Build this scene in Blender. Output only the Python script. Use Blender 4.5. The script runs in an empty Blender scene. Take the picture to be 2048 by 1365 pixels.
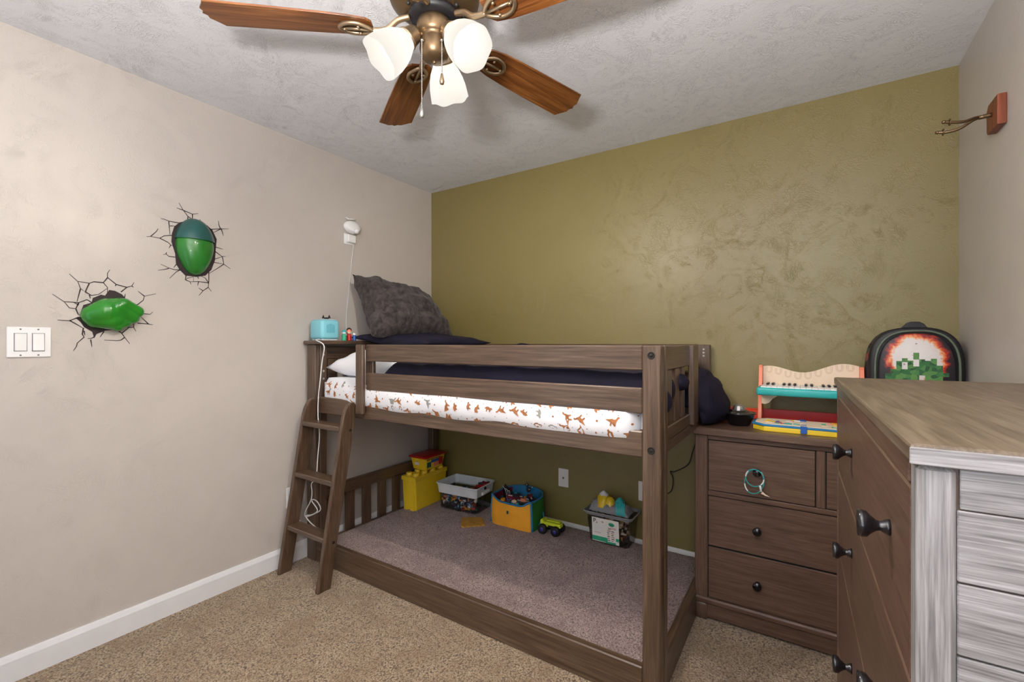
import bpy, bmesh, math, random
from mathutils import Vector, Matrix
random.seed(7)
PI = math.pi
SC = bpy.context.scene
COL = SC.collection

# ------------------------------------------------------------------ camera
TH = math.atan(587 / 903.0)                 # yaw of the camera to the left of +y
CAM = (2.476, -2.642, 1.26)
cd = bpy.data.cameras.new('camera')
cd.sensor_width = 36.0
cd.lens = 903.0 / 2048.0 * 36.0
cd.shift_y = 3.5 / 2048.0
cd.clip_start = 0.02
cam = bpy.data.objects.new('camera', cd)
cam.location = CAM
cam.rotation_euler = (PI / 2, 0, TH)
COL.objects.link(cam)
SC.camera = cam

# ------------------------------------------------------------------ world, exposure, daylight
SC.view_settings.view_transform = 'Standard'
SC.view_settings.look = 'None'
SC.view_settings.gamma = 1.0
SC.view_settings.exposure = 0.08
SC.view_settings.use_curve_mapping = False
w = bpy.data.worlds.new('world'); SC.world = w; w.use_nodes = True
bg = w.node_tree.nodes['Background']
bg.inputs[0].default_value = (0.75, 0.87, 1.0, 1)
bg.inputs[1].default_value = 1.0

WIN = (2.05, 2.95, 0.75, 2.1)               # window opening in the wall behind the camera
def area(name, loc, rot, sx, sy, power, color):
    l = bpy.data.lights.new(name, 'AREA'); l.shape = 'RECTANGLE'
    l.size = sx; l.size_y = sy; l.energy = power; l.color = color
    o = bpy.data.objects.new(name, l); o.location = loc; o.rotation_euler = rot
    COL.objects.link(o); return o
area('window_daylight', ((WIN[0] + WIN[1]) / 2, -3.24, (WIN[2] + WIN[3]) / 2), (PI / 2, 0, 0),
     WIN[1] - WIN[0] - .12, WIN[3] - WIN[2] - .12, 9, (0.86, 0.93, 1.0))
area('ceiling_bounce_fill', (2.2, -2.85, 1.55), (PI, 0, 0), 0.25, 0.25, 84, (1.0, 0.97, 0.95))   # unseen fill lamp added behind the camera, aimed up like a bounced flash
BULB = 1150.0
FAN = (1.514, -1.602)

# ------------------------------------------------------------------ helpers
def lin(c):
    c /= 255.0
    return c / 12.92 if c <= 0.04045 else ((c + 0.055) / 1.055) ** 2.4
def rgb(r, g, b): return (lin(r), lin(g), lin(b), 1.0)

class NT:
    """tiny wrapper for building node materials"""
    def __init__(s, name):
        s.m = bpy.data.materials.new(name); s.m.use_nodes = True
        s.t = s.m.node_tree; s.n = s.t.nodes; s.l = s.t.links
        s.b = s.n['Principled BSDF']
        tc = s.n.new('ShaderNodeTexCoord'); s.co = tc.outputs['Object']
    def mapping(s, scale=(1, 1, 1), loc=(0, 0, 0), rot=(0, 0, 0), src=None):
        m = s.n.new('ShaderNodeMapping')
        m.inputs['Scale'].default_value = scale; m.inputs['Location'].default_value = loc
        m.inputs['Rotation'].default_value = rot
        s.l.new(src or s.co, m.inputs['Vector']); return m.outputs[0]
    def noise(s, scale, detail=3, rough=.5, dist=0, vec=None):
        m = s.n.new('ShaderNodeTexNoise')
        m.inputs['Scale'].default_value = scale; m.inputs['Detail'].default_value = detail
        m.inputs['Roughness'].default_value = rough; m.inputs['Distortion'].default_value = dist
        s.l.new(vec or s.co, m.inputs['Vector']); return m.outputs['Fac']
    def voronoi(s, scale, vec=None, feature='F1', out='Distance'):
        m = s.n.new('ShaderNodeTexVoronoi'); m.feature = feature
        m.inputs['Scale'].default_value = scale
        s.l.new(vec or s.co, m.inputs['Vector']); return m.outputs[out]
    def ramp(s, fac, stops, interp='LINEAR'):
        r = s.n.new('ShaderNodeValToRGB'); e = r.color_ramp.elements; r.color_ramp.interpolation = interp
        while len(e) < len(stops): e.new(0.5)
        for i, (p, c) in enumerate(stops):
            e[i].position = p; e[i].color = c if len(c) == 4 else (*c, 1)
        s.l.new(fac, r.inputs[0]); return r.outputs[0]
    def math(s, op, a, b=None):
        m = s.n.new('ShaderNodeMath'); m.operation = op
        for i, v in enumerate((a, b)):
            if v is None: continue
            if isinstance(v, (int, float)): m.inputs[i].default_value = v
            else: s.l.new(v, m.inputs[i])
        return m.outputs[0]
    def mix(s, fac, a, b):
        m = s.n.new('ShaderNodeMix'); m.data_type = 'RGBA'
        for sock, v in ((m.inputs[0], fac), (m.inputs[6], a), (m.inputs[7], b)):
            if isinstance(v, (int, float)): sock.default_value = v
            elif isinstance(v, tuple): sock.default_value = v
            else: s.l.new(v, sock)
        return m.outputs[2]
    def bump(s, h, strength, dist):
        m = s.n.new('ShaderNodeBump'); m.inputs['Strength'].default_value = strength
        m.inputs['Distance'].default_value = dist
        s.l.new(h, m.inputs['Height']); s.l.new(m.outputs[0], s.b.inputs['Normal'])
    def color(s, c):
        if isinstance(c, tuple): s.b.inputs['Base Color'].default_value = c
        else: s.l.new(c, s.b.inputs['Base Color'])
    def set(s, **k):
        names = dict(rough='Roughness', metal='Metallic', spec='Specular IOR Level', coat='Coat Weight',
                     coatr='Coat Roughness', trans='Transmission Weight', ior='IOR', sheen='Sheen Weight', alpha='Alpha')
        for a, v in k.items(): s.b.inputs[names[a]].default_value = v
        return s

def plain(name, c, rough=.5, metal=0, vary=.06, scale=14, coat=0, spec=.5, bump=0):
    k = NT(name); n = k.noise(scale, 3)
    lo = tuple(max(0, x * (1 - vary)) for x in c[:3]) + (1,); hi = tuple(min(1, x * (1 + vary)) for x in c[:3]) + (1,)
    k.color(k.ramp(n, [(.3, lo), (.7, hi)])); k.set(rough=rough, metal=metal, coat=coat, spec=spec)
    if bump: k.bump(k.noise(scale * 12, 2), .4, bump)
    return k.m

def wood(name, axis, dark, mid, light, rough=.42, fine=1.0, bands=1.0, spec=.5, bump=.0006):
    """straight-grained stained wood, grain running along axis 0/1/2"""
    k = NT(name)
    sc = [26 * fine] * 3; sc[axis] = 1.3 * fine
    v = k.mapping(tuple(sc))
    n1 = k.noise(2.4 * bands, 5, .6, .35, v)
    sc2 = [150 * fine] * 3; sc2[axis] = 3.5 * fine
    n2 = k.noise(1.6, 2, .5, 0, k.mapping(tuple(sc2)))
    n3 = k.noise(2.2, 2)
    f = k.math('ADD', k.math('MULTIPLY', n1, .62), k.math('MULTIPLY', n2, .38))
    c = k.ramp(f, [(.36, dark), (.5, mid), (.66, light)])
    c = k.mix(k.math('MULTIPLY', n3, .35), c, mid)
    k.color(c); k.set(rough=rough, spec=spec)
    k.bump(f, .5, bump)
    return k.m

def link(name, me, parent=None, loc=None):
    o = bpy.data.objects.new(name, me); COL.objects.link(o)
    if parent: o.parent = parent
    if loc: o.location = loc
    return o
def tag(o, label, cat, group=None, kind=None):
    if label: o['label'] = label
    if cat: o['category'] = cat
    if group: o['group'] = group
    if kind: o['kind'] = kind
    return o
def thing(name, label, cat, loc=(0, 0, 0), rz=0, group=None):
    o = bpy.data.objects.new(name, None); COL.objects.link(o)
    o.location = loc; o.rotation_euler = (0, 0, rz); o.empty_display_size = .05
    return tag(o, label, cat, group)

class MB:
    """mesh collector"""
    def __init__(s): s.bm = bmesh.new()
    def _add(s, tmp, mi=0, smooth=False, mtx=None):
        if mtx is not None: tmp.transform(mtx)
        for f in tmp.faces: f.material_index = mi; f.smooth = smooth
        me = bpy.data.meshes.new('tmp'); tmp.to_mesh(me); tmp.free()
        s.bm.from_mesh(me); bpy.data.meshes.remove(me); return s
    def box(s, x0, x1, y0, y1, z0, z1, bev=.002, mi=0, mtx=None, seg=1):
        t = bmesh.new(); bmesh.ops.create_cube(t, size=1)
        for v in t.verts:
            v.co = Vector(((x0 + x1) / 2 + v.co.x * (x1 - x0), (y0 + y1) / 2 + v.co.y * (y1 - y0), (z0 + z1) / 2 + v.co.z * (z1 - z0)))
        if bev:
            bev = min(bev, .45 * min(abs(x1 - x0), abs(y1 - y0), abs(z1 - z0)))
            bmesh.ops.bevel(t, geom=t.edges[:], offset=bev, segments=seg, affect='EDGES', profile=.5)
        return s._add(t, mi, seg > 1, mtx)
    def prism(s, pts, a, b, axis='z', mi=0, mtx=None, bev=0, smooth=False):
        """polygon pts extruded from a to b along axis; pts are the other two coordinates in order"""
        t = bmesh.new()
        def co(p, h):
            return {'z': (p[0], p[1], h), 'y': (p[0], h, p[1]), 'x': (h, p[0], p[1])}[axis]
        lo = [t.verts.new(co(p, a)) for p in pts]; hi = [t.verts.new(co(p, b)) for p in pts]
        t.faces.new(lo[::-1]); t.faces.new(hi)
        n = len(pts)
        for i in range(n): t.faces.new((lo[i], lo[(i + 1) % n], hi[(i + 1) % n], hi[i]))
        bmesh.ops.recalc_face_normals(t, faces=t.faces[:])
        if bev:
            es = [e for e in t.edges if e.verts[0] in lo and e.verts[1] in lo or e.verts[0] in hi and e.verts[1] in hi]
            bmesh.ops.bevel(t, geom=es, offset=bev, segments=2, affect='EDGES', profile=.5)
        return s._add(t, mi, smooth, mtx)
    def lathe(s, prof, n=32, mi=0, mtx=None, close=False, wob=None):
        t = bmesh.new(); rings = []
        for j, (r, z) in enumerate(prof):
            if r < 1e-6: rings.append([t.verts.new((0, 0, z))])
            else:
                ring = []
                for i in range(n):
                    a = 2 * PI * i / n; rr = r; zz = z
                    if wob: rr, zz = wob(r, z, a, j)
                    ring.append(t.verts.new((rr * math.cos(a), rr * math.sin(a), zz)))
                rings.append(ring)
        prs = list(zip(rings, rings[1:])) + ([(rings[-1], rings[0])] if close else [])
        for A, B in prs:
            if len(A) == 1 and len(B) == 1: continue
            for i in range(n):
                j = (i + 1) % n
                if len(A) == 1: t.faces.new((A[0], B[j], B[i]))
                elif len(B) == 1: t.faces.new((A[i], A[j], B[0]))
                else: t.faces.new((A[i], A[j], B[j], B[i]))
        bmesh.ops.recalc_face_normals(t, faces=t.faces[:])
        return s._add(t, mi, True, mtx)
    def tube(s, pts, r, n=8, mi=0, closed=False, mtx=None):
        pts = [Vector(p) for p in pts]; m = len(pts); t = bmesh.new(); rings = []
        up = Vector((0.13, .27, .95)).normalized()
        for i, p in enumerate(pts):
            if closed: d = pts[(i + 1) % m] - pts[i - 1]
            else: d = pts[min(i + 1, m - 1)] - pts[max(i - 1, 0)]
            d.normalize(); a = d.cross(up)
            if a.length < .05: a = d.cross(Vector((1, 0, 0)))
            a.normalize(); b = d.cross(a); rr = r[i] if isinstance(r, (list, tuple)) else r
            rings.append([t.verts.new(p + a * rr * math.cos(2 * PI * k / n) + b * rr * math.sin(2 * PI * k / n)) for k in range(n)])
        for i in range(m if closed else m - 1):
            A, B = rings[i], rings[(i + 1) % m]
            for k in range(n): t.faces.new((A[k], A[(k + 1) % n], B[(k + 1) % n], B[k]))
        if not closed: t.faces.new(rings[0][::-1]); t.faces.new(rings[-1])
        bmesh.ops.recalc_face_normals(t, faces=t.faces[:])
        return s._add(t, mi, True, mtx)
    def ball(s, c, r, mi=0, u=16, v=10, mtx=None):
        t = bmesh.new(); bmesh.ops.create_uvsphere(t, u_segments=u, v_segments=v, radius=1)
        r = r if isinstance(r, (tuple, list)) else (r, r, r)
        for q in t.verts: q.co = Vector((c[0] + q.co.x * r[0], c[1] + q.co.y * r[1], c[2] + q.co.z * r[2]))
        return s._add(t, mi, True, mtx)
    def grid(s, fn, nu, nv, mi=0, closed_u=False, smooth=True, mtx=None):
        t = bmesh.new()
        V = [[t.verts.new(fn(i / nu, j / nv)) for j in range(nv + 1)] for i in range(nu if closed_u else nu + 1)]
        for i in range(nu):
            for j in range(nv):
                A = V[i]; B = V[(i + 1) % len(V)]
                t.faces.new((A[j], B[j], B[j + 1], A[j + 1]))
        bmesh.ops.remove_doubles(t, verts=t.verts[:], dist=1e-5)
        bmesh.ops.recalc_face_normals(t, faces=t.faces[:])
        return s._add(t, mi, smooth, mtx)
    def build(s, name, mats, parent=None, loc=None, label=None):
        me = bpy.data.meshes.new(name); s.bm.to_mesh(me); s.bm.free()
        for m in (mats if isinstance(mats, (list, tuple)) else [mats]): me.materials.append(m)
        o = link(name, me, parent, loc)
        if label: o['label'] = label
        return o

def text(name, body, size, mtx, material, parent, extrude=.0004):
    cu = bpy.data.curves.new(name, 'FONT'); cu.body = body; cu.size = size; cu.extrude = extrude
    cu.align_x = 'CENTER'; cu.align_y = 'CENTER'
    t = bpy.data.objects.new('tmp', cu); COL.objects.link(t)
    dg = bpy.context.evaluated_depsgraph_get(); dg.update()
    me = bpy.data.meshes.new_from_object(t.evaluated_get(dg)); me.transform(mtx)
    COL.objects.unlink(t); bpy.data.objects.remove(t)
    me.materials.clear(); me.materials.append(material)
    return link(name, me, parent)

def smooth_path(pts, n=6, closed=False):
    """Catmull-Rom"""
    P = [Vector(p) for p in pts]; out = []; m = len(P)
    for i in range(m if closed else m - 1):
        if closed: a, b, c, d = P[i - 1], P[i], P[(i + 1) % m], P[(i + 2) % m]
        else: a, b, c, d = P[max(i - 1, 0)], P[i], P[i + 1], P[min(i + 2, m - 1)]
        for k in range(n):
            t = k / n
            out.append(.5 * ((2 * b) + (c - a) * t + (2 * a - 5 * b + 4 * c - d) * t * t + (3 * b - a - 3 * c + d) * t ** 3))
    if not closed: out.append(P[-1])
    return out
def hsh(x, y, z=0):
    from mathutils import noise as N
    return N.noise(Vector((x, y, z)))

# ------------------------------------------------------------------ materials
def wall_mat(name, base, spec, rough, amount, scl=1.0):
    k = NT(name)
    v0 = k.mapping((1, 1, 1))
    big = k.noise(3.2 * scl, 2, .5, 1.2, v0)
    nz = k.noise(7 * scl, 3, .6, 2.0, v0)                       # bends the trowel ridges
    add = k.n.new('ShaderNodeVectorMath'); add.operation = 'SCALE'; k.l.new(v0, add.inputs[0]); add.inputs[3].default_value = 1
    vd = k.n.new('ShaderNodeVectorMath'); vd.operation = 'ADD'
    k.l.new(add.outputs[0], vd.inputs[0]); sc = k.n.new('ShaderNodeCombineXYZ')
    k.l.new(k.math('MULTIPLY', big, .5), sc.inputs[0]); k.l.new(k.math('MULTIPLY', big, -.45), sc.inputs[2])
    k.l.new(k.math('MULTIPLY', big, .5), sc.inputs[1])
    k.l.new(sc.outputs[0], vd.inputs[1])
    r1 = k.noise(58 * scl, 1, .4, 1.2, vd.outputs[0])
    ridge = k.math('SUBTRACT', 1.0, k.math('MULTIPLY', k.math('ABSOLUTE', k.math('SUBTRACT', r1, .5)), 14))
    ridge = k.math('SUBTRACT', k.math('MAXIMUM', ridge, 0), .25)
    mask = k.ramp(nz, [(.42, (0.1, 0.1, 0.1)), (.6, (1, 1, 1))])
    h = k.math('ADD', k.math('MULTIPLY', ridge, mask), k.math('MULTIPLY', k.noise(120 * scl, 2, .5, 0, v0), .3))
    lo = tuple(x * .965 for x in base[:3]) + (1,)
    k.color(k.ramp(big, [(.35, lo), (.65, base)])); k.set(rough=rough, spec=spec)
    k.bump(h, .8, amount)
    return k.m
M = {}
M['beige'] = wall_mat('beige_wall_paint', rgb(198, 190, 183), .5, .40, .0007)
M['olive'] = wall_mat('olive_wall_paint', rgb(132, 119, 69), .75, .42, .0006)
M['ceil'] = wall_mat('ceiling_paint', rgb(228, 229, 233), .2, .7, .0016, 1.0)

def carpet_mat(name, cols, scale=1.0):
    k = NT(name)
    n1 = k.noise(150 * scale, 3, .7, 1.0); v = k.voronoi(150 * scale)
    n3 = k.noise(7, 4, .65, .6)
    f = k.math('SUBTRACT', k.math('ADD', k.math('MULTIPLY', n1, .8), .34), k.math('MULTIPLY', v, .42))
    c = k.ramp(f, [(.34, cols[0]), (.50, cols[1]), (.68, cols[2])])
    c = k.mix(k.ramp(n3, [(.42, (0, 0, 0)), (.68, (.6, .6, .6))]), c, cols[3])
    k.color(c); k.set(rough=.95, spec=.1, sheen=.25); k.bump(f, 1.0, .007); return k.m
M['carpet'] = carpet_mat('tan_carpet', [rgb(74, 55, 38), rgb(148, 125, 98), rgb(194, 172, 141), rgb(132, 104, 74)])
M['rug'] = carpet_mat('mauve_rug', [rgb(74, 57, 55), rgb(144, 121, 117), rgb(188, 162, 156), rgb(112, 88, 88)], 1.0)
M['trimw'] = plain('white_trim_paint', rgb(226, 226, 228), .35, vary=.02)
M['white'] = plain('white_plastic', rgb(236, 236, 236), .3, vary=.015)
M['whitegap'] = plain('grey_plastic_recess', rgb(120, 120, 122), .5)

bd, bm_, bl = rgb(54, 38, 27), rgb(84, 64, 48), rgb(112, 91, 75)
M['bx'] = wood('bed_wood_lengthwise', 0, bd, bm_, bl, .34, 1.25, 1.0, .85)
M['by'] = wood('bed_wood_crosswise', 1, bd, bm_, bl, .34, 1.25, 1.0, .85)
M['bz'] = wood('bed_wood_upright', 2, bd, bm_, bl, .34, 1.25, 1.0, .85)
dd, dm, dl = rgb(73, 54, 44), rgb(96, 73, 60), rgb(115, 91, 77)
M['dx'] = wood('dresser_wood_horizontal', 0, dd, dm, dl, .38, 2.0)
M['dy'] = wood('dresser_wood_crossways', 1, dd, dm, dl, .38, 2.0)
M['dz'] = wood('dresser_wood_upright', 2, dd, dm, dl, .38, 2.0)
M['tallx'] = wood('tall_dresser_side_glare_wood', 0, rgb(88, 84, 84), rgb(138, 134, 134), rgb(180, 176, 178), .42, 2.2, 1.2, .7, .0004)  # brown wood painted pale: window glare is put into the colour
M['tallxz'] = wood('tall_dresser_post_glare_wood', 2, rgb(88, 84, 84), rgb(138, 134, 134), rgb(180, 176, 178), .42, 2.2, 1.2, .7, .0004)  # same painted glare for the posts on that side
M['topw'] = wood('tall_dresser_top_wood', 1, rgb(72, 60, 47), rgb(99, 85, 69), rgb(124, 109, 92), .4, 1.6)
M['seam'] = plain('dark_seam', rgb(22, 16, 14), .8)
M['black'] = plain('black_enamel', rgb(20, 19, 24), .22, coat=.4)
M['blackm'] = plain('matt_black', rgb(24, 23, 27), .5)
M['navy'] = plain('navy_cloth', rgb(26, 23, 42), .75, vary=.25, scale=5, bump=.0006, spec=.3)
M['blade'] = wood('fan_blade_wood', 0, rgb(66, 34, 12), rgb(120, 70, 30), rgb(160, 106, 54), .38, 1.1, 1.0)
M['pewter'] = plain('brushed_pewter', rgb(168, 146, 118), .34, .85, .08)
M['brown_metal'] = plain('bronze_metal', rgb(120, 98, 72), .36, .8, .08)
M['steel'] = plain('steel', rgb(190, 188, 184), .3, .9)
M['brass'] = plain('dull_chain', rgb(190, 170, 130), .35, .7)
M['orangewood'] = wood('cherry_wood', 2, rgb(78, 34, 18), rgb(122, 58, 32), rgb(146, 76, 44), .4)
M['yel'] = plain('yellow_plastic', rgb(232, 198, 44), .35, vary=.04)
M['red'] = plain('red_plastic', rgb(176, 24, 26), .35)
M['dred'] = plain('maroon_cloth', rgb(120, 22, 48), .7)
M['blue'] = plain('blue_plastic', rgb(30, 90, 170), .4)
M['teal'] = plain('teal_lacquer', rgb(46, 172, 172), .35)
M['cyan'] = plain('cyan_plastic', rgb(134, 206, 220), .42, vary=.03)
M['cyan_d'] = plain('cyan_plastic_grille', rgb(88, 172, 192), .5)
M['coral'] = plain('coral_paint', rgb(240, 138, 104), .45)
M['ored'] = plain('orange_red_plastic', rgb(214, 62, 28), .4)
M['cream'] = plain('pale_birch', rgb(234, 212, 186), .5, vary=.03)
M['creamline'] = plain('engraved_line', rgb(196, 168, 140), .6)
M['green'] = plain('green_plastic', rgb(40, 122, 42), .3, vary=.16, scale=9, coat=.3)
M['green2'] = plain('green_translucent_plastic', rgb(36, 128, 32), .22, vary=.2, scale=12, coat=.5)
M['dteal'] = plain('dark_teal_plastic', rgb(28, 84, 80), .32, vary=.15, scale=12, coat=.3)
M['decal'] = plain('dark_decal_vinyl', rgb(38, 22, 26), .6)
M['grey'] = plain('grey_plastic', rgb(138, 138, 142), .45)
M['lgrey'] = plain('pale_grey_plastic', rgb(220, 226, 232), .4)
M['lime'] = plain('lime_plastic', rgb(206, 220, 50), .4)
M['purple'] = plain('indigo_plastic', rgb(62, 56, 140), .4)
M['tgreen'] = plain('label_green', rgb(52, 166, 128), .5)
M['paper'] = plain('paper_label', rgb(236, 234, 228), .6, vary=.02)
M['ink'] = plain('dark_ink', rgb(46, 46, 50), .6)
M['inkr'] = plain('red_ink', rgb(196, 96, 88), .6)
M['orangec'] = plain('orange_canvas', rgb(240, 168, 44), .75, vary=.08, scale=8)
M['bluec'] = plain('blue_canvas', rgb(42, 122, 172), .7, vary=.08)
M['greenc'] = plain('green_canvas', rgb(44, 122, 44), .7, vary=.1)
M['linen'] = plain('white_cotton', rgb(228, 229, 234), .8, vary=.02, scale=4)
M['printo'] = plain('orange_print', rgb(164, 106, 62), .8, vary=.3, scale=60)
M['printg'] = plain('grey_print', rgb(150, 148, 140), .8)
M['cord'] = plain('white_cord', rgb(238, 238, 238), .5)
M['bcord'] = plain('black_cord', rgb(26, 22, 22), .5)
M['cork'] = plain('yellow_foam', rgb(176, 130, 50), .8, vary=.2, scale=30)

def glass_mat():
    k = NT('clear_plastic'); k.color((.86, .9, .92, 1)); k.n.remove(k.b)
    g = k.n.new('ShaderNodeBsdfGlossy'); g.inputs['Roughness'].default_value = .12
    t = k.n.new('ShaderNodeBsdfTransparent'); t.inputs[0].default_value = (.93, .95, .95, 1)
    m = k.n.new('ShaderNodeMixShader'); fr = k.n.new('ShaderNodeFresnel'); fr.inputs[0].default_value = 1.4
    k.l.new(k.math('ADD', k.math('MULTIPLY', fr.outputs[0], .8), .05), m.inputs[0]); k.l.new(t.outputs[0], m.inputs[1]); k.l.new(g.outputs[0], m.inputs[2])
    k.l.new(m.outputs[0], k.n['Material Output'].inputs[0]); return k.m
M['clear'] = glass_mat()

def shade_mat():
    k = NT('frosted_glass'); k.n.remove(k.b)
    n = k.noise(9, 3, .6, .8)
    c = k.ramp(n, [(.35, (1.0, .93, .82)), (.7, (1.0, .98, .94))])
    d = k.n.new('ShaderNodeBsdfDiffuse'); t = k.n.new('ShaderNodeBsdfTranslucent'); e = k.n.new('ShaderNodeEmission')
    d.inputs[0].default_value = (.0016, .0015, .0014, 1); t.inputs[0].default_value = (.0016, .0015, .0014, 1)
    k.l.new(c, e.inputs[0]); e.inputs[1].default_value = .80
    m = k.n.new('ShaderNodeMixShader'); m.inputs[0].default_value = .45
    k.l.new(d.outputs[0], m.inputs[1]); k.l.new(t.outputs[0], m.inputs[2])
    a = k.n.new('ShaderNodeAddShader'); k.l.new(m.outputs[0], a.inputs[0]); k.l.new(e.outputs[0], a.inputs[1])
    k.l.new(a.outputs[0], k.n['Material Output'].inputs[0]); return k.m
M['shade'] = shade_mat()
def fuzzy_mat():
    k = NT('grey_plush'); k.color(k.ramp(k.noise(30, 3, .6, .5), [(.3, rgb(44, 39, 40)), (.7, rgb(84, 77, 76))]))
    k.set(rough=.95, spec=.1, sheen=.12)
    wv = k.n.new('ShaderNodeTexWave'); wv.inputs['Scale'].default_value = 6.5; wv.inputs['Distortion'].default_value = 1.6
    wv.bands_direction = 'Y'; k.l.new(k.co, wv.inputs['Vector'])
    h = k.math('ADD', k.math('MULTIPLY', wv.outputs['Fac'], .8), k.math('MULTIPLY', k.noise(140, 2), .5))
    k.bump(h, .7, .008); return k.m
M['plush'] = fuzzy_mat()

# ------------------------------------------------------------------ the room
W, D0, HC = 3.022, -3.25, 2.44
def struct(name, mb, m):
    o = mb.build(name, m); o['kind'] = 'structure'; return o
struct('floor', MB().box(-.1, W + .1, D0 - .1, .1, -.05, 0, 0), M['carpet'])
struct('ceiling', MB().box(-.1, W + .1, D0 - .1, .1, HC, HC + .05, 0), M['ceil'])
struct('wall_left', MB().box(-.1, 0, D0 - .1, .1, 0, HC, 0), M['beige'])
struct('wall_right', MB().box(W, W + .1, D0 - .1, .1, 0, HC, 0), M['beige'])
struct('wall_back', MB().box(0, W, 0, .1, 0, HC, 0), M['olive'])
f = MB(); DR = (.2, 1.02, 2.05)
f.box(0, DR[0], D0 - .1, D0, 0, HC, 0); f.box(DR[0], DR[1], D0 - .1, D0, DR[2], HC, 0)
f.box(DR[1], WIN[0], D0 - .1, D0, 0, HC, 0); f.box(WIN[0], WIN[1], D0 - .1, D0, 0, WIN[2], 0)
f.box(WIN[0], WIN[1], D0 - .1, D0, WIN[3], HC, 0); f.box(WIN[1], W, D0 - .1, D0, 0, HC, 0)
struct('wall_front', f, M['beige'])
fr = MB(); x0, x1, z0, z1 = WIN
for a in ((x0, x0 + .05, z0, z1), (x1 - .05, x1, z0, z1), (x0, x1, z0, z0 + .05), (x0, x1, z1 - .05, z1), ((x0 + x1) / 2 - .02, (x0 + x1) / 2 + .02, z0, z1)):
    fr.box(a[0], a[1], D0 - .08, D0 - .03, a[2], a[3], .002)
struct('window_1', fr, M['white'])
def base(name, x0, x1, y0, y1, axis):
    h = .102; m = MB()
    if axis == 'x':   # runs along y at wall x
        s = 1 if x0 == 0 else -1
        pts = [(x0, 0), (x0 + s * .014, 0), (x0 + s * .014, h - .022), (x0 + s * .009, h - .008), (x0 + s * .006, h), (x0, h)]
        m.prism([(p[0], p[1]) for p in pts], y0, y1, 'y')
    else:
        s = -1 if y0 == 0 else 1
        pts = [(y0, 0), (y0 + s * .014, 0), (y0 + s * .014, h - .022), (y0 + s * .009, h - .008), (y0 + s * .006, h), (y0, h)]
        m.prism(pts, x0, x1, 'x')
    struct(name, m, M['trimw'])
base('baseboard_left', 0, 0, D0, 0, 'x'); base('baseboard_right', W, W, D0, 0, 'x')
base('baseboard_back', .015, W - .015, 0, 0, 'y'); base('baseboard_front', DR[1], W - .015, D0, D0, 'y')

# ------------------------------------------------------------------ bunk bed
bed = thing('bunk_bed', 'low weathered brown wooden bunk bed with slatted ends, built against the corner', 'bunk bed', (0, 0, 0))
YF, YB = -1.08, -.022
def hole(mb, x, y, z, r=.009, d='y', mi=1):
    """countersunk bolt"""
    mt = Matrix.Translation((x, y, z)) @ (Matrix.Rotation(PI / 2, 4, 'X') if d == 'y' else Matrix.Rotation(PI / 2, 4, 'Y'))
    mb.lathe([(0, .0015), (r * .45, .0015), (r * .5, .0004), (r, .0004), (r * 1.15, .0022), (r * 1.3, .0005)], 16, mi, mt)
WB = lambda a: [M[a], M['seam'], M['steel']]
# posts
p = MB(); p.box(2.000, 2.064, YF, YF + .045, 0, 1.25, .004)
p.box(2.018, 2.068, YF + .045, YF + .075, 0.0, 1.25, .003)
hole(p, 2.031, YF - .0005, 1.2155, .010); hole(p, 2.031, YF - .0005, .888, .010)
p.build('post', WB('bz'), bed)
p = MB(); p.box(.028, .108, YF, YF + .03, 0, 1.25, .004); p.box(.06, .112, YF + .03, YF + .075, 0, 1.25, .003)
for z in (1.19, 1.095, 1.05): hole(p, .112, YF + .052, z, .005, 'x', 2)
p.build('post', WB('bz'), bed)
p = MB(); p.box(.03, .095, YB - .03, YB, 0, 1.25, .003); p.box(.05, .1, YB - .07, YB - .03, 0, 1.25, .003); p.build('post', WB('bz'), bed)
p = MB(); p.box(1.985, 2.05, YB - .028, YB, 0, 1.25, .003)
for z in (1.225, 1.207, 1.19): hole(p, 2.018, YB - .0285, z, .004, 'y', 2)
p.build('post', WB('bz'), bed)
# front boards
for a, b, n in ((.858, .950, 'side_rail'),): MB().box(.112, 2.000, YF + .006, YF + .03, a, b, .004).build(n, M['bx'], bed)
for z0, z1 in ((1.012, 1.102), (1.163, 1.25)):
    MB().box(.548, 2.000, YF + .002, YF + .024, z0, z1, .004).build('guard_rail', M['bx'], bed)
g = MB(); g.box(.492, .549, YF - .022, YF - .001, .885, 1.25, .004); g.box(.515, .575, YF + .024, YF + .046, .885, 1.245, .003)
g.build('guard_post', M['bz'], bed)
# back boards
MB().box(.10, 1.985, YB - .026, YB - .004, .858, .950, .003).build('side_rail', M['bx'], bed)
for z0, z1 in ((1.012, 1.102), (1.165, 1.252)):
    MB().box(.10, 1.985, YB - .026, YB - .004, z0, z1, .003).build('guard_rail', M['bx'], bed)
# floor rails
MB().box(.112, 2.000, YF + .002, YF + .034, .0, .128, .004).build('floor_rail', M['bx'], bed)
MB().box(.10, 1.985, YB - .03, YB - .004, .0, .085, .004).build('floor_rail', M['bx'], bed)
MB().box(2.022, 2.055, YF + .075, YB - .03, .0, .128, .004).build('floor_rail', M['by'], bed)
MB().box(.05, .082, YF + .075, YB - .07, .0, .085, .004).build('floor_rail', M['by'], bed)
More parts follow.
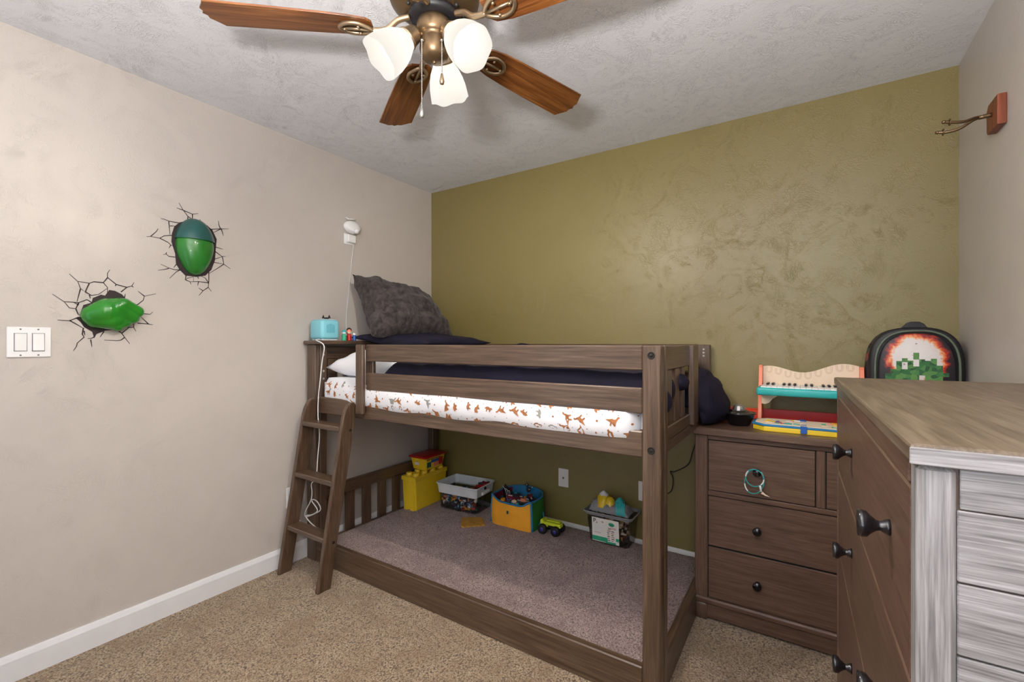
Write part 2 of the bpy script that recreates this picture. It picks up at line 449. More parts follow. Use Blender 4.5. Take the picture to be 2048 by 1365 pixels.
# head end (left)
MB().box(.008, .175, YF - .012, YB, 1.251, 1.272, .005).build('cap_shelf', M['by'], bed)
MB().box(.06, .084, YF + .075, YB - .07, 1.165, 1.235, .003).build('head_rail', M['by'], bed)
MB().box(.06, .084, YF + .075, YB - .07, .86, .95, .003).build('head_rail', M['by'], bed)
MB().box(.055, .08, YF + .075, YB - .07, .328, .402, .003).build('head_rail', M['by'], bed)
y = -.973
while y < -.15:
    MB().box(.062, .078, y, y + .065, .95, 1.165, .002).build('slat', M['bz'], bed); y += .128
for y0 in (-.975, -.846, -.718, -.591, -.464, -.337, -.21):
    MB().box(.06, .076, y0, y0 + .066, .085, .328, .002).build('slat', M['bz'], bed)
# foot end (right)
MB().box(2.036, 2.058, YF + .075, -.59, 1.160, 1.25, .004).build('foot_rail', M['by'], bed)
MB().box(2.036, 2.060, YF + .075, YB - .028, .905, .955, .004).build('foot_rail', M['by'], bed)
MB().box(2.036, 2.060, YF + .075, YB - .028, .868, .905, .0).build('foot_rail', M['by'], bed)
for y0, y1 in ((-.95, -.885), (-.84, -.765), (-.725, -.67)):
    MB().box(2.040, 2.054, y0, y1, .955, 1.160, .002).build('slat', M['bz'], bed)
MB().box(2.052, 2.076, -.60, -.50, .905, 1.25, .004).build('foot_board', M['bz'], bed)
# slats that carry the mattress
for i in range(13): MB().box(.13 + i * .148, .20 + i * .148, YF + .03, YB - .03, .862, .876, .001).build('mattress_slat', M['by'], bed)

# ------------------------------------------------------------------ ladder
lad = thing('bunk_ladder', 'small wooden ladder with rounded tops leaning on the front of the bunk bed', 'ladder')
def lad_rail(xb, xt, w=.026):
    prof = [(-1.282, 0), (-1.216, 0)]
    top_c = (-1.108, .885)
    prof += [(-1.112, .6), (-1.088, .87)]
    prof = [(-1.282, 0), (-1.210, 0), (-1.083, .86), (-1.083, .905)]
    for i in range(9):
        a = PI * .5 * i / 8
        prof.append((-1.083 - .055 * math.sin(a) - .004 * i / 8, .905 + .035 * math.sin(a * 2) * .9 - .0 + .012 * (1 - i / 8)))
    prof = [(-1.282, 0), (-1.210, 0), (-1.083, .86), (-1.083, .93), (-1.093, .943), (-1.108, .944), (-1.126, .934), (-1.141, .915), (-1.152, .89), (-1.160, .86)]
    m = MB(); m.prism(prof, -w / 2, w / 2, 'x', bev=.004)
    sh = Matrix.Identity(4); sh[0][2] = (xt - xb) / .94; sh[0][3] = xb
    m.bm.transform(sh); return m
XL = (.078, .118); XR = (.425, .462)
a = lad_rail(*XL); a.build('side_rail', M['bz'], lad)
b = lad_rail(*XR)
for z in (.80, .235): hole(b, XR[0] + .0135 + (XR[1] - XR[0]) * z / .94, -1.235 + .15 * z, z, .006, 'x', 1)
b.build('side_rail', [M['bz'], M['seam']], lad)
for z in (.262, .545, .822):
    y = -1.279 + .132 * z
    xl = XL[0] + .04 * z; xr = XR[0] + .04 * z
    MB().box(xl + .013, xr - .013, y, y + .078, z - .026, z, .004).build('rung', M['bx'], lad)

# ------------------------------------------------------------------ bedding
def blob_print(mb, cx, cz, s, rot, yf, mi, kind):
    """flat printed silhouette on the sheet front"""
    if kind == 0:
        pts = [(-1.2, .15), (-.8, .28), (-.45, .35), (-.1, .5), (.25, .42), (.5, .5), (.75, .95), (1.05, 1.0), (1.1, .78), (.85, .65), (.75, .3), (.6, -.05), (.62, -.6), (.4, -.65), (.35, -.15), (-.05, -.2), (-.12, -.7), (-.35, -.7), (-.32, -.12), (-.7, .02)]
    elif kind == 1:
        pts = [(-1, .05), (-.55, .5), (0, .6), (.4, .4), (.9, .45), (1.1, .15), (.7, -.02), (.5, -.55), (.3, -.55), (.28, -.1), (-.2, -.12), (-.35, -.6), (-.55, -.6), (-.5, 0)]
    else:
        pts = [(-.5, 0), (-.2, .45), (.2, .4), (.5, 0), (.2, -.4), (-.25, -.42)]
    c, s_ = math.cos(rot), math.sin(rot)
    t = bmesh.new(); vs = []
    for a, b in pts:
        x = cx + s * (a * c - b * s_); z = cz + s * (a * s_ + b * c)
        vs.append(t.verts.new((x, yf(x, z) - .0012, z)))
    t.faces.new(vs); bmesh.ops.triangulate(t, faces=t.faces[:])
    mb._add(t, mi)
mat = MB()
MX0, MX1, MY0, MY1, MZ0, MZ1 = .115, 1.992, -1.047, -.06, .878, 1.058
def mprof(v):   # closed section in (y, z): v in 0..1
    n = 40; a = 2 * PI * v
    e = .42
    cy, cz = (MY0 + MY1) / 2, (MZ0 + MZ1) / 2
    ry, rz = (MY1 - MY0) / 2, (MZ1 - MZ0) / 2
    sg = lambda q: (1 if q >= 0 else -1)
    return cy + ry * sg(math.cos(a)) * abs(math.cos(a)) ** .22, cz + rz * sg(math.sin(a)) * abs(math.sin(a)) ** .55
def front_y(x, z):
    u = max(0, min(1, (z - MZ0) / (MZ1 - MZ0)))
    k = (1 - abs(2 * u - 1) ** 2.6)
    end = min(1, max(0, (x - MX0) / .05)) * min(1, max(0, (MX1 - x) / .05))
    end = math.sqrt(end)
    sag = .030 * max(0, min(1, (x - .1) / .5)) * (1 + .35 * hsh(x * 4, 2.2)) if z < 1.02 else .030 * (1 + .3 * hsh(x * 4, 2.2)) * max(0, min(1, (x - .1) / .5))
    return MY0 - (.008 + sag) * k * end + .05 * (1 - end) + .02 * (1 - k)
def mat_fn(u, v):
    x = MX0 + (MX1 - MX0) * u
    ex = min(1, min(u, 1 - u) / .022); sh = math.sqrt(max(0, 1 - (1 - ex) ** 2))
    y, z = mprof(v)
    zc = (MZ0 + MZ1) / 2; z = zc + (z - zc) * (.55 + .45 * sh)
    if y < -.8: y = front_y(x, z) if abs(z - zc) < .09 else y + .004 * hsh(x * 6, z * 9)
    z += .004 * hsh(x * 5, y * 5)
    return (x, y, z)
mat.grid(mat_fn, 110, 64)
mat.prism([(MY0 + .02, .93), (MY1 - .02, .93), (MY1 - .02, 1.03), (MY0 + .02, 1.03)], MX0 + .006, MX0 + .02, 'x')
mat.prism([(MY0 + .02, .91), (MY1 - .02, .91), (MY1 - .02, 1.04), (MY0 + .02, 1.04)], MX1 - .02, MX1 - .004, 'x')
x = .15; i = 0
while x < 1.97:
    for zz in (.925, .975, 1.022):
        xx = x + random.uniform(-.012, .012); z = zz + random.uniform(-.006, .006)
        kd = random.choice([0, 0, 1, 1, 2, 2]); s = {0: .0225, 1: .019, 2: .009}[kd]
        blob_print(mat, xx, z, s, random.choice([0, 1.2, 1.6, -1.3, 2.6]) + random.uniform(-.3, .3), front_y, 1 if random.random() < .8 else 2, kd)
    for zz in (.94, 1.0):
        blob_print(mat, x + .026, zz + random.uniform(-.008, .008), .005, random.uniform(0, 3), front_y, random.choice([1, 2, 2]), 2)
    x += .060
mo = mat.build('mattress', [M['linen'], M['printo'], M['printg']])
tag(mo, 'mattress on the upper bunk in a white fitted sheet printed with orange animals', 'mattress')

def pillow(name, c, thick, m, label, n=28, flange=.0, wrinkle=.01, seed=0, cat='pillow', sharp=2.4):
    """c: four corners 00,10,11,01"""
    c = [Vector(q) for q in c]
    nrm = (c[1] - c[0]).cross(c[3] - c[0]).normalized()
    cen = sum(c, Vector()) / 4
    mb = MB()
    def side(s):
        def fn(u, v):
            a, b = 2 * u - 1, 2 * v - 1
            # pull the edges in between the corners
            pu = 1 - .10 * (1 - b * b) * abs(a) ** 3 * -1 * -1; pv = 1 - .10 * (1 - a * a) * abs(b) ** 3
            uu, vv = .5 + .5 * a * pu, .5 + .5 * b * pv
            p = c[0].lerp(c[1], uu).lerp(c[3].lerp(c[2], uu), vv)
            h = max(0, (1 - abs(a) ** sharp)) ** .5 * max(0, (1 - abs(b) ** sharp)) ** .5
            w = wrinkle * hsh(u * 5 + seed, v * 5, seed) * min(1, h * 3) + wrinkle * .5 * hsh(u * 13 + seed, v * 11, 4) * min(1, h * 3)
            return p + nrm * (s * h * thick / 2 + w)
        return fn
    mb.grid(side(1), n, n); mb.grid(side(-1), n, n)
    bmesh.ops.remove_doubles(mb.bm, verts=mb.bm.verts[:], dist=.0006)
    bmesh.ops.recalc_face_normals(mb.bm, faces=mb.bm.faces[:])
    org = Vector(cen); mb.bm.transform(Matrix.Translation(-org))
    o = mb.build(name, m, loc=org); tag(o, label, cat); return o
pillow('pillow', [(.130, -1.025, 1.115), (.66, -.985, 1.135), (.66, -.56, 1.16), (.15, -.50, 1.15)], .17, M['linen'],
       'white pillow lying at the head of the upper bunk under the dark pillow', wrinkle=.02, seed=3, sharp=3)
pillow('pillow', [(.115, -.86, 1.292), (.66, -.74, 1.255), (.74, -.22, 1.26), (.20, -.18, 1.27)], .10, M['navy'],
       'dark navy pillow lying flat under the grey plush cushion', wrinkle=.012, seed=6)
pillow('cushion', [(.37, -.89, 1.30), (.46, -.25, 1.27), (.16, -.25, 1.575), (.10, -.82, 1.69)], .30, M['plush'],
       'grey ribbed plush cushion propped upright against the wall at the head of the bed', wrinkle=.03, seed=11, cat='cushion', sharp=2.6)

cf = MB()
def cz(x, y):
    h = 1.158 + .018 * hsh(x * 4, y * 4, 1) + .012 * hsh(x * 11, y * 9, 2)
    e = min(1, max(0, (x - .60) / .10)); h = 1.07 + (h - 1.07) * e ** .6
    h += .10 * max(0, 1 - abs(x - 1.0) / .45) * max(0, 1 - abs(y + .28) / .22)
    h += .05 * max(0, (x - 1.5) / .5) * max(0, 1 - abs(y + .32) / .35)
    ef = min(1, max(0, (y + 1.045) / .035)); h = 1.055 + (h - 1.055) * ef ** .5
    return h
def cf_fn(u, v):
    x = .60 + 1.405 * u; y = -1.043 + .95 * v
    return (x, y, cz(x, y))
cf.grid(cf_fn, 90, 60)
def cf_low(u, v):
    x = .60 + 1.405 * u; y = -1.043 + .95 * v
    return (x, y, min(1.075, cz(x, y)) - .006)
cf.grid(cf_low, 40, 30)
def lump(u, v):     # heap that spills over the foot rail
    a = 2 * PI * u; b = PI * v
    sx, sy, sz = math.sin(b) * math.cos(a), math.sin(b) * math.sin(a), math.cos(b)
    x = 2.045 + (.120 if sx > 0 else .10) * sx * (1.0 - .38 * max(-.4, sz)); yy = -.26 + .205 * sy; z = .985 + .150 * sz
    k = 1 + .10 * hsh(sx * 2.2, sy * 2.2, sz * 2.2 + 4) + .05 * hsh(sx * 6, sy * 6, sz * 6)
    z = max(.958 if x < 2.062 else .885, .985 + (z - .985) * k)
    return (2.045 + (x - 2.045) * k, yy * k + -.26 * (1 - k), z)
cf.grid(lump, 48, 28, closed_u=True)
def poke(c, r):
    cf.ball(c, r, 0, 14, 8)
poke((2.035, -.97, 1.045), (.04, .035, .05)); poke((2.05, -.735, 1.10), (.035, .045, .035)); poke((2.03, -.86, 1.08), (.03, .03, .05))
tag(cf.build('comforter', M['navy']), 'rumpled dark navy comforter on the upper bunk spilling over its foot end', 'comforter')

# ------------------------------------------------------------------ rug in the lower bunk
r = MB(); r.box(.10, 2.018, YF + .038, YB - .032, .004, .096, .003)
def rg(u, v):
    x = .10 + 1.918 * u; y = YF + .036 + (YB - .032 - YF - .036) * v
    e = min(u, 1 - u, v, 1 - v) / .012; e = min(1, e)
    return (x, y, .094 + .008 * e + .002 * hsh(x * 14, y * 14) + .0014 * hsh(x * 60, y * 60))
r.grid(rg, 160, 90)
tag(r.build('play_rug', M['rug']), 'mauve grey shaggy rug filling the floor of the lower bunk', 'rug')
RZ = .1015

# ------------------------------------------------------------------ ceiling fan
fan = thing('ceiling_fan', 'five-blade wooden ceiling fan with three lit frosted glass shades', 'ceiling fan', (FAN[0], FAN[1], HC))
def FZ(z): return z - HC
mo = MB()
mo.lathe([(0, 0), (.07, 0), (.072, -.02), (.03, -.045), (.03, -.05)], 32)
mo.lathe([(0, FZ(2.385)), (.10, FZ(2.385)), (.135, FZ(2.368)), (.142, FZ(2.34)), (.135, FZ(2.31)), (.105, FZ(2.285)), (.08, FZ(2.275)), (0, FZ(2.275))], 48)
mo.build('motor_housing', M['brown_metal'], fan)
fw = MB(); fw.lathe([(0, FZ(2.276)), (.075, FZ(2.276)), (.078, FZ(2.262)), (.07, FZ(2.252)), (0, FZ(2.252))], 40)
for i in range(10):
    a = 2 * PI * i / 10; fw.ball((.088 * math.cos(a), .088 * math.sin(a), FZ(2.27)), .006)
fw.build('flywheel', M['blackm'], fan)
sw = MB(); sw.lathe([(0, FZ(2.252)), (.050, FZ(2.252)), (.054, FZ(2.24)), (.054, FZ(2.215)), (.047, FZ(2.203)), (.040, FZ(2.200)), (.043, FZ(2.192)), (.046, FZ(2.165)), (.040, FZ(2.142)), (.022, FZ(2.132)), (0, FZ(2.130))], 40)
sw.ball((.0, -.0, FZ(2.128)), .006)
sw.build('switch_housing', M['brown_metal'], fan)
def blade_mesh():
    m = MB(); half = [(.185, .030), (.20, .046), (.25, .056), (.32, .061), (.45, .066), (.60, .070), (.634, .071), (.646, .050), (.661, .028), (.659, .012), (.667, .0)]
    pts = half + [(x, -y) for x, y in half[-2::-1]]
    m.prism(pts, -.003, .003, 'z', bev=.0012)
    return m
BLZ = FZ(2.224)
for i in range(5):
    a = math.radians(76 + 72 * i)
    mt = Matrix.Rotation(a, 4, 'Z') @ Matrix.Translation((0, 0, BLZ)) @ Matrix.Rotation(math.radians(-11), 4, 'X')
    b = blade_mesh().build('blade', M['blade'], fan); b.matrix_local = mt
    ir = MB()
    ir.tube(smooth_path([(.075, 0, .034), (.11, 0, .022), (.145, 0, -.006), (.19, 0, -.013)], 5), [.009] * 99, 10)
    loop = [(.185, 0, -.013), (.222, .030, -.009), (.262, .026, -.009), (.282, 0, -.009), (.262, -.026, -.009), (.222, -.030, -.009)]
    ir.tube(smooth_path(loop, 4, True), .0068, 8, closed=True)
    ir.tube([(.19, 0, -.012), (.275, 0, -.010)], .005, 8)
    for q in ((.225, .02), (.225, -.02), (.268, 0)): ir.ball((q[0], q[1], -.014), .005)
    k = ir.build('blade_arm', M['pewter'], b)
# light kit
for ang in (114, 234, -6):
    a = math.radians(ang)
    ax = Vector((math.cos(a), math.sin(a), 0)); tilt = math.radians(44)
    dirv = ax * math.cos(tilt) + Vector((0, 0, -1)) * math.sin(tilt)
    neck = ax * .062 + Vector((0, 0, FZ(2.200)))
    q = Vector((0, 0, 1)).rotation_difference(dirv).to_matrix().to_4x4()
    mt = Matrix.Translation(neck) @ q
    so = MB(); so.tube([ax * .035 + Vector((0, 0, FZ(2.208))), neck + dirv * .004], [.012, .015], 12)
    so.lathe([(0, -.012), (.020, -.012), (.026, .0), (.030, .022), (.034, .026), (.034, .032), (.0, .032)], 28, 0, mt)
    so.build('lamp_socket', M['pewter'], fan)
    def wob(r_, z_, t_, j):
        k = max(0, (z_ - .10) / .04)
        return r_ * (1 + .012 * k * math.cos(6 * t_)), z_ + .0025 * k * math.cos(6 * t_)
    sh = MB()
    prof = [(.030, .028), (.036, .040), (.048, .060), (.056, .082), (.061, .104), (.063, .126), (.064, .142)]
    inner = [(r_ - .003, z_) for r_, z_ in prof[::-1]]
    sh.lathe(prof, 48, 0, mt, wob=wob)
    sh.build('lamp_shade', M['shade'], fan)
    bulb = NT('lit_bulb_%d' % ang); bulb.b.inputs['Emission Color'].default_value = (1, .93, .82, 1)
    bulb.b.inputs['Emission Strength'].default_value = BULB
    bm2 = MB(); bm2.lathe([(0, .034), (.012, .036), (.014, .05), (.026, .074), (.030, .09), (.026, .106), (.012, .117), (0, .119)], 20, 0, mt)
    bm2.build('bulb', bulb.m, fan)
# pull chains
R_ = Vector((math.cos(TH), math.sin(TH), 0)); F_ = Vector((-math.sin(TH), math.cos(TH), 0))
for off, z1, fob in ((R_ * -.030 - F_ * .045, 1.945, 'steel'), (R_ * .030 - F_ * .045, 2.045, 'pewter')):
    ch = MB(); z = 2.165
    ch.tube([(off.x * .85, off.y * .85, FZ(2.17)), (off.x * 1.05, off.y * 1.05, FZ(2.165))], .004)
    while z > z1 + .02:
        ch.ball((off.x, off.y, FZ(z)), .0021, 0, 6, 4); z -= .0042
    c = ch.build('pull_chain', M['steel'], fan)
    fb = MB(); fb.lathe([(0, .022), (.003, .02), (.006, .006), (.0075, -.002), (.006, -.010), (0, -.013)], 14, 0, Matrix.Translation((off.x, off.y, FZ(z1))))
    fb.build('chain_fob', M[fob], c)

# ------------------------------------------------------------------ drawers: the low dresser by the back wall
def knob(parent, loc, d, r=.0165):
    """turned knob; d = outward direction"""
    m = MB(); mt = Vector((0, 0, 1)).rotation_difference(Vector(d)).to_matrix().to_4x4()
    k = r / .0165
    m.lathe([(0, 0), (.0105 * k, 0), (.0095 * k, .004), (.006 * k, .010), (.007 * k, .014), (.012 * k, .020), (.0165 * k, .024), (.0175 * k, .030), (.0165 * k, .0335), (0, .0345)], 24, 0, mt)
    return m.build('knob', M['black'], parent, loc)
dr = thing('low_dresser', 'low dark brown wooden chest of drawers against the olive wall beside the bunk bed', 'dresser')
X0, X1, Y0, Y1 = 2.048, 3.008, -.448, -.02
yf = Y0 + .008
MB().box(X0 - .006, X1 + .006, Y0 - .014, Y1 + .004, .842, .875, .005).build('top', M['dx'], dr)
c = MB(); c.box(X0, X1, yf + .012, Y1, .06, .842, 0); c.build('carcass', M['dz'], dr)
for a in (X0, X1 - .055): MB().box(a, a + .055, yf, yf + .03, .05, .842, .004).build('stile', M['dz'], dr)
MB().box(X0 + .055, X1 - .055, yf + .004, yf + .03, .822, .842, .002).build('rail', M['dx'], dr)
MB().box(X0 + .055, X1 - .055, yf + .002, yf + .03, .568, .590, .003).build('rail', M['dx'], dr)
MB().box(X0 - .004, X1 + .004, yf - .010, yf + .03, .078, .104, .006).build('plinth_moulding', M['dx'], dr)
MB().box(X0 + .05, X1 - .05, yf + .004, yf + .02, .012, .078, .002).build('plinth', M['dx'], dr)
for a in (X0, X1 - .055):
    MB().box(a + .002, a + .056, yf - .004, yf + .05, 0, .078, .012, seg=2).build('foot', M['dz'], dr)
    MB().box(a + .002, a + .056, Y1 - .06, Y1, 0, .078, .012, seg=2).build('foot', M['dz'], dr)
xm = (X0 + X1) / 2
MB().box(xm - .016, xm + .016, yf + .001, yf + .03, .590, .822, .004).build('stile', M['dz'], dr)
def drawer(x0, x1, z0, z1, kx):
    g = .0035
    m = MB(); m.box(x0 + g, x1 - g, yf + .003, yf + .02, z0 + g, z1 - g, .0015)
    d = m.build('drawer', M['dx'], dr)
    for q in kx: knob(d, (q, yf + .003, (z0 + z1) / 2), (0, -1, 0))
MB().box(X0 + .05, X1 - .05, yf + .0105, yf + .0125, .10, .825, 0).build('shadow_gap', M['seam'], dr)
drawer(X0 + .055, xm - .016, .590, .822, [2.303]); drawer(xm + .016, X1 - .055, .590, .822, [2.75])
drawer(X0 + .055, X1 - .055, .340, .568, [2.303, 2.75]); drawer(X0 + .055, X1 - .055, .104, .338, [2.303, 2.75])
DT = .875

# tall dresser on the right
td = thing('tall_dresser', 'tall brown wooden dresser with pale window glare painted on its side in the right foreground', 'dresser')
tx0, tx1, ty0, ty1, th = 2.552, 2.996, -2.045, -1.035, 1.16
t = MB(); t.prism([(tx0 - .006, ty0 - .006), (tx1, ty0 - .006), (tx1, ty1 + .006), (tx0 - .006, ty1 + .006)], th - .021, th, 'z', bev=.004)
t.bm.transform(Matrix.Identity(4)); t.build('top', M['topw'], td)
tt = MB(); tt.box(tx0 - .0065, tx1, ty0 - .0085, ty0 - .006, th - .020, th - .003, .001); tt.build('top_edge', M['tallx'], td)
MB().box(tx0 + .012, tx1, ty0 + .008, ty1 - .004, .07, th - .021, 0).build('carcass', M['dz'], td)
MB().box(tx0, tx0 + .03, ty0 + .04, ty1 - .04, th - .050, th - .021, .002).build('rail', M['dy'], td)
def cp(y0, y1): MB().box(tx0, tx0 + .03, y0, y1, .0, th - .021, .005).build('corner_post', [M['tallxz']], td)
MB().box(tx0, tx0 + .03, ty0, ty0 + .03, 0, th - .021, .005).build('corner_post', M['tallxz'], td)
MB().box(tx0, tx0 + .03, ty1 - .03, ty1, 0, th - .021, .005).build('corner_post', M['dz'], td)
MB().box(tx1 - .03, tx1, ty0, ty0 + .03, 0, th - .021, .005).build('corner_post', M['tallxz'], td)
MB().box(tx1 - .03, tx1, ty1 - .03, ty1, 0, th - .021, .005).build('corner_post', M['dz'], td)
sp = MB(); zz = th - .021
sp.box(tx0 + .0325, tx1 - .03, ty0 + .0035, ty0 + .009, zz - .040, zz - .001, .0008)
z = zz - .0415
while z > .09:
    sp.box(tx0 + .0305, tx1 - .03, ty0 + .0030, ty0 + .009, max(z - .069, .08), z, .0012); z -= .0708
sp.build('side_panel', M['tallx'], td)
MB().box(tx0 + .028, tx1 - .028, ty0 + .0085, ty0 + .0095, .08, zz, 0).build('shadow_gap', M['seam'], td)
MB().box(tx0 + .010, tx0 + .0125, ty0 + .028, ty1 - .028, .07, zz, 0).build('shadow_gap', M['seam'], td)
_a = math.radians(.95); td.rotation_euler = (0, 0, _a); _p = Vector((tx0, ty1, 0)); td.location = _p - Matrix.Rotation(_a, 3, 'Z') @ _p
yk = (-1.89, -1.43)
for z0, z1 in ((.901, 1.107), (.680, .897), (.405, .676), (.10, .401)):
    m = MB(); m.box(tx0 + .001, tx0 + .02, ty0 + .034, ty1 - .034, z0, z1, .0022); d = m.build('drawer', M['dy'], td)
    for q in yk:
        k = knob(d, (tx0 + .001, q, (z0 + z1) / 2 + .018), (-1, 0, 0), .0165)
MB().box(tx0 - .004, tx0 + .03, ty0 + .01, ty1 - .01, .0, .095, .004).build('plinth', M['dy'], td)

# ------------------------------------------------------------------ things on the low dresser
bowl = thing('lidded_bowl', 'small black bowl with a clear faceted dome on the low dresser', 'bowl', (2.215, -.285, DT))
BS = 1.0
MB().lathe([(0, 0), (.040, 0), (.045, .003), (.066, .052), (.072, .056), (.070, .060), (.062, .057), (.042, .066), (.036, .070), (0, .071)], 40).build('bowl_body', M['black'], bowl)
dm = MB(); dm.lathe([(.030, .068), (.029, .078), (.022, .090), (.012, .097), (0, .099)], 14)
do = dm.build('dome', M['steel'], bowl)
for f_ in do.data.polygons: f_.use_smooth = False

tr = MB()
tr.box(2.10, 2.90, -.062, -.016, DT, DT + .045, .004)
tr.box(2.105, 2.895, -.058, -.02, DT + .045, DT + .050, .002)
tag(tr.build('tray', M['ored']), 'long flat orange red box lying along the wall behind the toy piano', 'box')

pn = thing('toy_piano', 'toy wooden piano with coral sides, teal keyboard and wavy pale music stand', 'toy piano')
px0, px1 = 2.284, 2.694; PY = .055
for a in (px0, px1 - .016):
    s = MB(); s.prism([(-.250, DT), (-.130, DT), (-.118, 1.145), (-.128, 1.150), (-.168, 1.150), (-.176, 1.140), (-.225, 1.0), ], a, a + .016, 'x', bev=.002)
    s.build('side_panel', M['coral'], pn)
pts = [(px0 + .016, 1.055)]
for i in range(41):
    u = i / 40; xx = px0 + .016 + (px1 - px0 - .032) * u
    pts.append((xx, 1.128 + .018 * math.cos(2 * PI * (u * 1.27 - .07)) + .020 * u))
pts.append((px1 - .016, 1.055))
ms = MB(); ms.prism(pts, -.152, -.142, 'y', bev=.001)
for i in range(9):
    cx = px0 + .042 + i * .040; top = 1.138 + .018 * math.cos(2 * PI * ((cx - px0) / .4 * 1.27 - .07)) + .02 * (cx - px0) / .4
    for rr in (.008, .013):
        L = [(cx - rr, -.1523, top - .012)] + [(cx - rr * math.cos(q), -.1523, top - .030 - rr * math.sin(q)) for q in [PI * k / 8 for k in range(9)]] + [(cx + rr, -.1523, top - .012)]
        ms.tube(L, .0006, 4, mi=1)
ms.build('music_stand', [M['cream'], M['creamline']], pn)
kb = MB(); kb.box(px0 + .001, px1 - .001, -.330, -.152, 1.018, 1.054, .010, seg=3)
kbo = kb.build('keyboard', M['teal'], pn)
nk = 17; kw = (px1 - px0 - .036) / nk
for i in range(nk):
    MB().box(px0 + .018 + i * kw + .0004, px0 + .018 + (i + 1) * kw - .0004, -.318, -.156, 1.052, 1.0595, .0008).build('white_key', M['white'], kbo)
for i in range(nk - 1):
    if i % 7 in (0, 1, 3, 4, 5):
        xx = px0 + .018 + (i + 1) * kw
        MB().box(xx - .0055, xx + .0055, -.225, -.156, 1.0595, 1.067, .0015).build('black_key', M['blackm'], kbo)
br = MB()
br.prism([(px0 + .016, 1.018), (px0 + .016, .970), (px0 + .030, .968), (px0 + .046, .975), (px0 + .062, .995), (px0 + .085, 1.012), (px1 - .085, 1.012), (px1 - .05, .985), (px1 - .016, .97), (px1 - .016, 1.018)], -.235, -.225, 'y')
br.build('apron', M['cream'], pn)
MB().box(px0 + .016, px1 - .016, -.150, -.140, DT + .002, DT + .060, .001).build('stretcher', M['red'], pn)

pn.location.y = PY

gm = thing('magnet_board', 'flat yellow and blue toy case with colourful pieces in front of the toy piano', 'toy case', (0, 0, DT))
gx0, gx1, gy0, gy1 = 2.275, 2.66, -.400, -.205
def oct_(x0, x1, y0, y1, c): return [(x0 + c, y0), (x1 - c, y0), (x1, y0 + c), (x1, y1 - c), (x1 - c, y1), (x0 + c, y1), (x0, y1 - c), (x0, y0 + c)]
g = MB(); g.prism(oct_(gx0 + .004, gx1 - .004, gy0 + .006, gy1 - .004, .045), 0, .022, 'z', bev=.003); g.build('case', M['yel'], gm)
g = MB(); g.prism(oct_(gx0, gx1, gy0 + .004, gy1, .045), .022, .030, 'z', bev=.002); g.build('rim', M['bluec'], gm)
g = MB(); g.prism(oct_(gx0 + .012, gx1 - .012, gy0 + .016, gy1 - .012, .040), .030, .0325, 'z', bev=.0005); tp = g.build('tray_face', M['cream'], gm)
rnd = random.Random(4)
cols = ['red', 'yel', 'cream', 'teal', 'coral', 'lgrey', 'tgreen', 'blue', 'orangec', 'yel', 'lgrey']
for i in range(26):
    xx = rnd.uniform(gx0 + .04, gx1 - .06); yy = rnd.uniform(gy0 + .025, gy1 - .04); ww = rnd.uniform(.012, .03)
    MB().box(xx, xx + ww, yy, yy + rnd.uniform(.008, .02), .0325, .0345 + .0003 * i / 5, .001).build('piece', M[cols[i % len(cols)]], gm)
MB().box(2.458, 2.482, gy0 + .001, gy0 + .014, .003, .034, .002).build('latch', M['blue'], gm)
MB().box(2.452, 2.478, gy1 - .040, gy1 + .001, .03, .036, .002).build('latch', M['blue'], gm)

# backpack
bp = thing('backpack', 'black trimmed school backpack with bright printed front behind the tall dresser', 'backpack', (2.858, -.028, DT))
def arch(w, h, n=28, bot=0):
    pts = [(-w, bot)]
    for i in range(n + 1):
        a = PI - PI * i / n
        ca, sa = math.cos(a), math.sin(a)
        pts.append((w * (1 if ca >= 0 else -1) * abs(ca) ** .72, h - .16 + .16 * abs(sa) ** .80))
    pts.append((w, bot)); return pts
bk = MB(); bk.prism(arch(.152, .450), -.13, -.005, 'y', bev=.012, smooth=True); bk.build('body', M['blackm'], bp)
def bag_print():
    k = NT('printed_fabric')
    n = k.noise(26, 4, .7, .6); v = k.voronoi(34)
    sep = k.n.new('ShaderNodeSeparateXYZ'); k.l.new(k.co, sep.inputs[0])
    dx = k.math('MULTIPLY', sep.outputs[0], 9.0); dz = k.math('MULTIPLY', k.math('SUBTRACT', sep.outputs[2], .315), 8.0)
    rr = k.math('SQRT', k.math('ADD', k.math('MULTIPLY', dx, dx), k.math('MULTIPLY', dz, dz)))
    f = k.math('ADD', rr, k.math('MULTIPLY', k.math('SUBTRACT', n, .5), .55))
    c = k.ramp(f, [(.0, rgb(232, 228, 226)), (.66, rgb(222, 214, 212)), (.74, rgb(236, 150, 88)), (.82, rgb(190, 50, 36)), (.92, rgb(56, 26, 34)), (1.0, rgb(30, 26, 34))])
    c = k.mix(k.ramp(v, [(.0, (1, 1, 1)), (.16, (0, 0, 0))]), c, rgb(90, 60, 60))
    k.color(c); k.set(rough=.45); return k.m
def patch_mat():
    k = NT('mottled_green_print'); k.color(k.ramp(k.voronoi(60, out='Color'), [(.2, rgb(34, 84, 48)), (.5, rgb(56, 122, 64)), (.8, rgb(92, 142, 74))])); k.set(rough=.45); return k.m
fp = MB(); fp.prism(arch(.122, .423, bot=.02), -.150, -.128, 'y', bev=.006, smooth=True); fpo = fp.build('front_panel', bag_print(), bp)
pm = patch_mat()
pr = MB()
rq = random.Random(12)
for i in range(11):
    xx = -.099 + i * .018; zt = rq.uniform(.20, .25) + .10 * (1 - (xx / .12) ** 2); z = .03
    while z < zt:
        hgt = rq.uniform(.014, .03)
        if rq.random() < .86: pr.box(xx, xx + .0178, -.1515, -.149, z, min(z + hgt, zt), 0)
        z += hgt
pr.build('printed_patch', pm, fpo, label='mottled green blocks printed on the front')
pi = MB()
